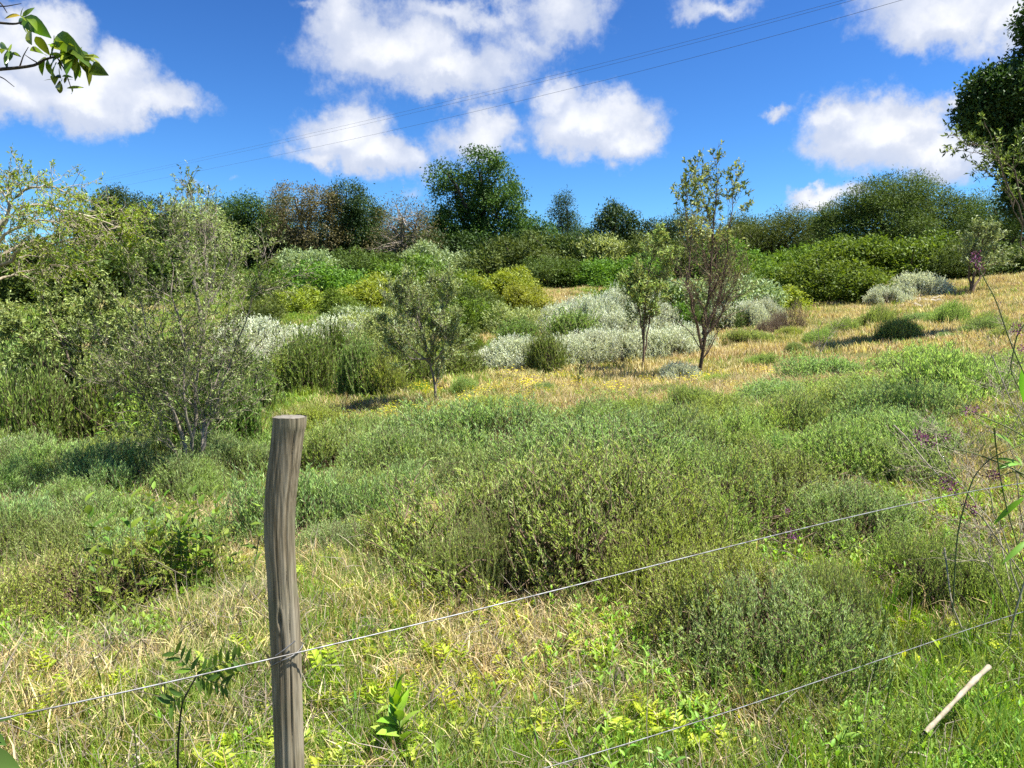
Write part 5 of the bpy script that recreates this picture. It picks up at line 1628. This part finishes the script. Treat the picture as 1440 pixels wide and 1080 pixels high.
leafy_plant('leafy_weed', 880, 2.65, .11, 8, .06, .018, M_WEED, 'leafy weed under the lower wire at the bottom edge', 'weed', seed=25, stems=5, spread=.1)
leafy_plant('leafy_weed', 740, 3.6, .15, 8, .06, .018, M_WEED, 'leafy weed at the edge of the dark hollow under the largest mound', 'weed', seed=26, stems=4, spread=.1)
leafy_plant('leafy_bush', 255, 4.1, .56, 12, .105, .046, M_BRIGHT, 'dark broad-leaved bush with reddish tips left of the fence post', 'bush', seed=15, stems=24, spread=.16, el=(0, .9))
leafy_plant('willow_leaved_bush', 190, 9.0, .85, 16, .17, .034, M_BRIGHT, 'dark glossy willow-leaved bush left of the wide twiggy shrub', 'bush', seed=16, stems=8, spread=.22, el=(-.2, .9), bend=.5)

# vetch-like leaf by the upper wire
xv, zv = spot(255, 2.0)
vt = thing('vetch_plant', (xv, 2.0, zv), 'stem with feathered leaves of narrow leaflets crossing the upper wire left of the post', 'plant')


def vpx(px, py, dy=0.0, y=1.9):
    p = at(px, py, y + dy)
    return np.array([p.x - xv, p.y - 2.0, p.z - zv])


twigobj('stem', [(250, 1110, .1), (250, 1050, .05), (255, 990, 0), (268, 965, 0), (280, 945, 0)], .0035, .0018, vt, M_DBARK, f=vpx)
rv = np.random.default_rng(6)
lm = [leaf_mesh(.042, .012, M_TREE, 'leaflet_a', .1, .12, .6), leaf_mesh(.042, .012, M_BRIGHT, 'leaflet_b', .1, .12, .7)]
for fr in [((278, 945), (338, 925)), ((272, 950), (318, 965)), ((275, 948), (246, 918)), ((262, 975), (240, 990))]:
    (a, b), (c_, d_) = fr
    twigobj('leaf_stalk', [(a, b), (c_, d_)], .0012, .0007, vt, M_STEM, 6, f=vpx)
    n = 7 if c_ > 300 else 4
    for i in range(n):
        f = (i + .8) / n
        p = vpx(a + (c_ - a) * f, b + (d_ - b) * f)
        ax_ = vpx(c_, d_) - vpx(a, b); ax_ /= np.linalg.norm(ax_)
        for sg in (-1, 1):
            pr_ = np.array([-ax_[2], 0, ax_[0]]) * sg
            D = pr_ * .85 + ax_ * .45 + rv.normal(size=3) * .12
            o = link('leaflet', lm[int(rv.integers(0, 2))], vt)
            o.matrix_local = Matrix.Translation(p) @ orient(D, Vector((rv.normal() * .4, -.7, .5))) @ Matrix.Scale(rv.uniform(.8, 1.15), 4)

# grey-green leaf at the bottom left corner
xl, zl = spot(-30, 1.75)
cl = thing('corner_plant', (xl, 1.75, zl), 'large grey-green leaves poking in at the bottom left corner', 'plant')
twigobj('stem', [(-40, 1230, 0), (-38, 1100, 0), (-30, 1010, 0)], .005, .003, cl, M_STEM, f=lambda a, b, d=0: np.array(at(a, b, 1.75 + d)) - np.array([xl, 1.75, zl]))
for (a, b, c_, d_, w_) in [(-36, 1060, 26, 1078, .05), (-30, 1020, 12, 1008, .02), (-32, 1030, 6, 1045, .04), (-34, 1075, 10, 1100, .05)]:
    p = np.array(at(a, b, 1.75)) - np.array([xl, 1.75, zl]); e = np.array(at(c_, d_, 1.70)) - np.array([xl, 1.75, zl])
    L_ = float(np.linalg.norm(e - p)); V, q = leaf_shape(L_, w_, .2, .15)
    mb = MB(); mb.add(V, None, q, .4); o = link('leaf', mb.mesh('corner_leaf', M_TREE, True), cl)
    o.matrix_local = Matrix.Translation(p) @ orient(e - p, Vector((.1, -.5, .8)))

# pale dead stick propped in the grass
YS = 2.85
s0 = at(1301, 1030, 2.56); s1 = at(1392, 938, 2.86)
stk = np.array([tuple(s0.lerp(s1, f)) for f in np.linspace(0, 1, 14)])
stk += np.stack([.004 * np.sin(np.linspace(0, 5, 14)), 0 * stk[:, 0], .010 * np.sin(np.linspace(0, 3.1, 14))], -1)
xs, ys_, zs = stk[0]
mb = MB(); tubes(mb, (stk - stk[0])[None], (np.linspace(.0075, .0105, 14) * (1 + .16 * np.sin(np.arange(14) * 2.1) + .1 * np.sin(np.arange(14) * .9)))[None], 9)
mb.add((stk - stk[0])[-1] + np.array([[0, 0, 0], [.008, 0, .007], [-.004, .002, .012]]), [[0, 1, 2]])
sm = bark_mat('bleached_wood', (.20, .165, .11), (.42, .365, .27), 30, .3, .3)
o = link('dead_stick', mb.mesh('dead_stick', sm, True)); o.location = tuple(stk[0])
tag(o, 'thick bleached stick propped in the grass at the lower right', 'stick')
s0 = at(1275, 1058, 2.5); s1 = at(1305, 1065, 2.48)
mb = MB(); P = np.array([(0, 0, 0), tuple((s1 - s0) * .5 + Vector((0, 0, .006))), tuple(s1 - s0)]); tubes(mb, P[None], np.array([[.003, .004, .003]]), 6)
o = link('dead_stick', mb.mesh('short_stick', sm, True)); o.location = tuple(s0)
tag(o, 'short pale twig at the bottom edge below the thick stick', 'stick')

# tall dry stems with purple heads along the right edge
YV = 3.3
xq, zq = spot(1452, YV)
vb = thing('purple_flowered_plant', (xq, YV, zq), 'lanky plant with arching stems and small purple flower heads at the right edge', 'plant')
rq = np.random.default_rng(44)


def qpx(px, py, dy=0.0):
    p = at(px, py, YV + dy)
    return np.array([p.x - xq, p.y - YV, p.z - zq])


STM = [([(1470, 640, .1), (1440, 613), (1407, 596), (1379, 585), (1367, 578)], M_STEM, .0028), ([(1480, 720, .1), (1450, 672), (1418, 656), (1365, 635), (1326, 630), (1305, 620)], M_STEM, .0028),
       ([(1257, 598, .3), (1275, 615, .2), (1300, 648, .1), (1323, 671), (1334, 684)], M_GREYTWIG, .0026), ([(1316, 612, .2), (1319, 635, .1), (1326, 645), (1347, 675), (1350, 682)], M_GREYTWIG, .0022),
       ([(1340, 860, .0), (1345, 753), (1359, 700), (1370, 667), (1395, 642), (1440, 624), (1470, 610)], M_STEM, .0028), ([(1398, 603, -.1), (1402, 640), (1407, 675), (1418, 725), (1434, 775), (1460, 860)], M_STEM, .0028),
       ([(1365, 715), (1380, 725), (1410, 770), (1440, 810), (1465, 870)], M_GREYTWIG, .0026), ([(1460, 690), (1430, 662), (1410, 668), (1393, 668)], M_STEM, .0024), ([(1460, 430, .2), (1430, 470, .2), (1420, 520, .2), (1440, 560, .2)], M_STEM, .0028),
       ([(1455, 560, .3), (1420, 480, .3), (1400, 420, .3), (1380, 385, .3), (1373, 365, .3)], M_STEM, .0026), ([(1446, 800), (1425, 870), (1413, 935)], M_PALE, .0034), ([(1328, 770, .1), (1338, 850), (1360, 900), (1371, 917)], M_PALE, .0030), ([(1395, 500, .2), (1420, 560, .1), (1450, 620, .1)], M_GREYTWIG, .0022)]
for pts, mt, r in STM:
    twigobj('stem', pts, r * 1.25, r * .8, vb, mt, 18, f=qpx)
hd = []
for v in range(3):
    mb = MB(); n = 46
    P = rq.normal(size=(n, 3)) * [.011, .011, .009]
    leaves(mb, P, nrm(P + rq.normal(size=(n, 3)) * .006), rdir(rq, n), .011, .006, rq.uniform(0, 1, n))
    hd.append(mb.mesh('flower_head', M_PURPLE))
for i, (a, b, dy, k) in enumerate([(1366, 576, 0, 1.1), (1384, 578, 0, .6), (1300, 617, 0, 1.3), (1292, 611, 0, 1.0), (1312, 622, 0, .9), (1332, 614, .2, .9), (1334, 684, 0, 1.2), (1343, 690, 0, 1.2), (1323, 676, 0, 1.0), (1335, 672, 0, .8), (1393, 667, 0, 1.1), (1400, 671, 0, .9),
                                   (1365, 714, 0, 1.2), (1357, 709, 0, .8), (1373, 366, .3, 1.2), (1370, 360, .3, .9), (1113, 752, .4, 1.2), (1107, 718, .6, .8), (1430, 462, .2, 1.0), (1436, 490, .2, .8), (1378, 376, .3, .8)]):
    o = link('flower_head', hd[i % 3], vb)
    o.location = qpx(a, b, dy); o.scale = (k, k, k * .9); o.rotation_euler = rq.uniform(0, 6, 3)
lmv = [leaf_mesh(.09, .014, M_WEED, 'verbena_leaf', .3, .15, .5), leaf_mesh(.07, .018, M_PALE if False else M_DEAD, 'dry_verbena_leaf', .4, .2, .9)]
for i, (a, b, c_, d_, k) in enumerate([(1440, 700, 1395, 735, 0), (1425, 640, 1440, 650, 0), (1436, 520, 1448, 590, 0), (1402, 660, 1440, 646, 0), (1437, 655, 1405, 640, 0), (1398, 610, 1440, 632, 0),  (1393, 830, 1400, 875, 0), (1444, 760, 1412, 790, 0)]):
    p = qpx(a, b, rq.uniform(-.05, .05)); e = qpx(c_, d_, rq.uniform(-.08, .08)); L_ = np.linalg.norm(e - p)
    o = link('leaf', lmv[k], vb)
    o.matrix_local = Matrix.Translation(p) @ orient(e - p, Vector((rq.normal() * .4, -.6, .7))) @ Matrix.Scale(L_ / (.09 if k == 0 else .07), 4)

stem_tree('dry_twig_tangle', 'tangle of fine pale dry twigs at the right edge beside the purple flower stems', 1440, 3.6,
          [[(1440, 900, 0), (1425, 780, 0), (1390, 690, 0), (1345, 620, 0)], [(1442, 900, 0), (1440, 760, .1), (1425, 640, .1), (1405, 540, .2)], [(1438, 905, 0), (1405, 820, -.1), (1370, 760, -.1), (1330, 720, -.1)],
           [(1445, 900, 0), (1450, 740, 0), (1445, 600, .1), (1420, 480, .2)], [(1440, 895, 0), (1410, 760, .2), (1350, 680, .3), (1290, 640, .4)]],
          dict(CF, side=12, len=.20, keep=1.2, wander=.16, rmin=.0011, srad=.9), 2, .0042, [(1, .016, .006, M_DEAD, .5, None, 0), (1, .009, .006, M_PURPLE, .12, None, 0)], M_PALE, 51, 'dead shrub')
# pale stones on the slope below the hedge
stm = bpy.data.materials.new('pale_stone'); stm.use_nodes = True
t = NT(stm.node_tree); pb = t.n['Principled BSDF']; oc = t.node('ShaderNodeTexCoord').outputs['Object']
t.put(pb.inputs['Base Color'], t.mix(t.noise(oc, 12, 5), (.22, .20, .18), (.50, .46, .42))); pb.inputs['Roughness'].default_value = .9
stc = MB(); u = rdir(np.random.default_rng(2), 1)
import bmesh
bm = bmesh.new(); bmesh.ops.create_icosphere(bm, subdivisions=2, radius=.12)
for v in bm.verts:
    k = 1 + .25 * math.sin(v.co.x * 31 + 1) * math.cos(v.co.y * 27) + .15 * math.sin(v.co.z * 40)
    v.co = Vector((v.co.x * k * 1.2, v.co.y * k, v.co.z * k * .55))
sme = bpy.data.meshes.new('stone'); bm.to_mesh(sme); bm.free(); sme.materials.append(stm)
rt = np.random.default_rng(12)
for i in range(26):
    y = 25.2 + rt.normal() * .5; x, z = spot(1302 + rt.normal() * 17, y)
    o = link('stone', sme); k = rt.uniform(.5, 1.2); o.location = (x, y, z + .02); o.scale = (k, k, k); o.rotation_euler = (0, 0, rt.uniform(0, 6))
    tag(o, 'pale grey stone in the heap beside the small white bushes below the hedge', 'stone', 'stones heaped on the slope')
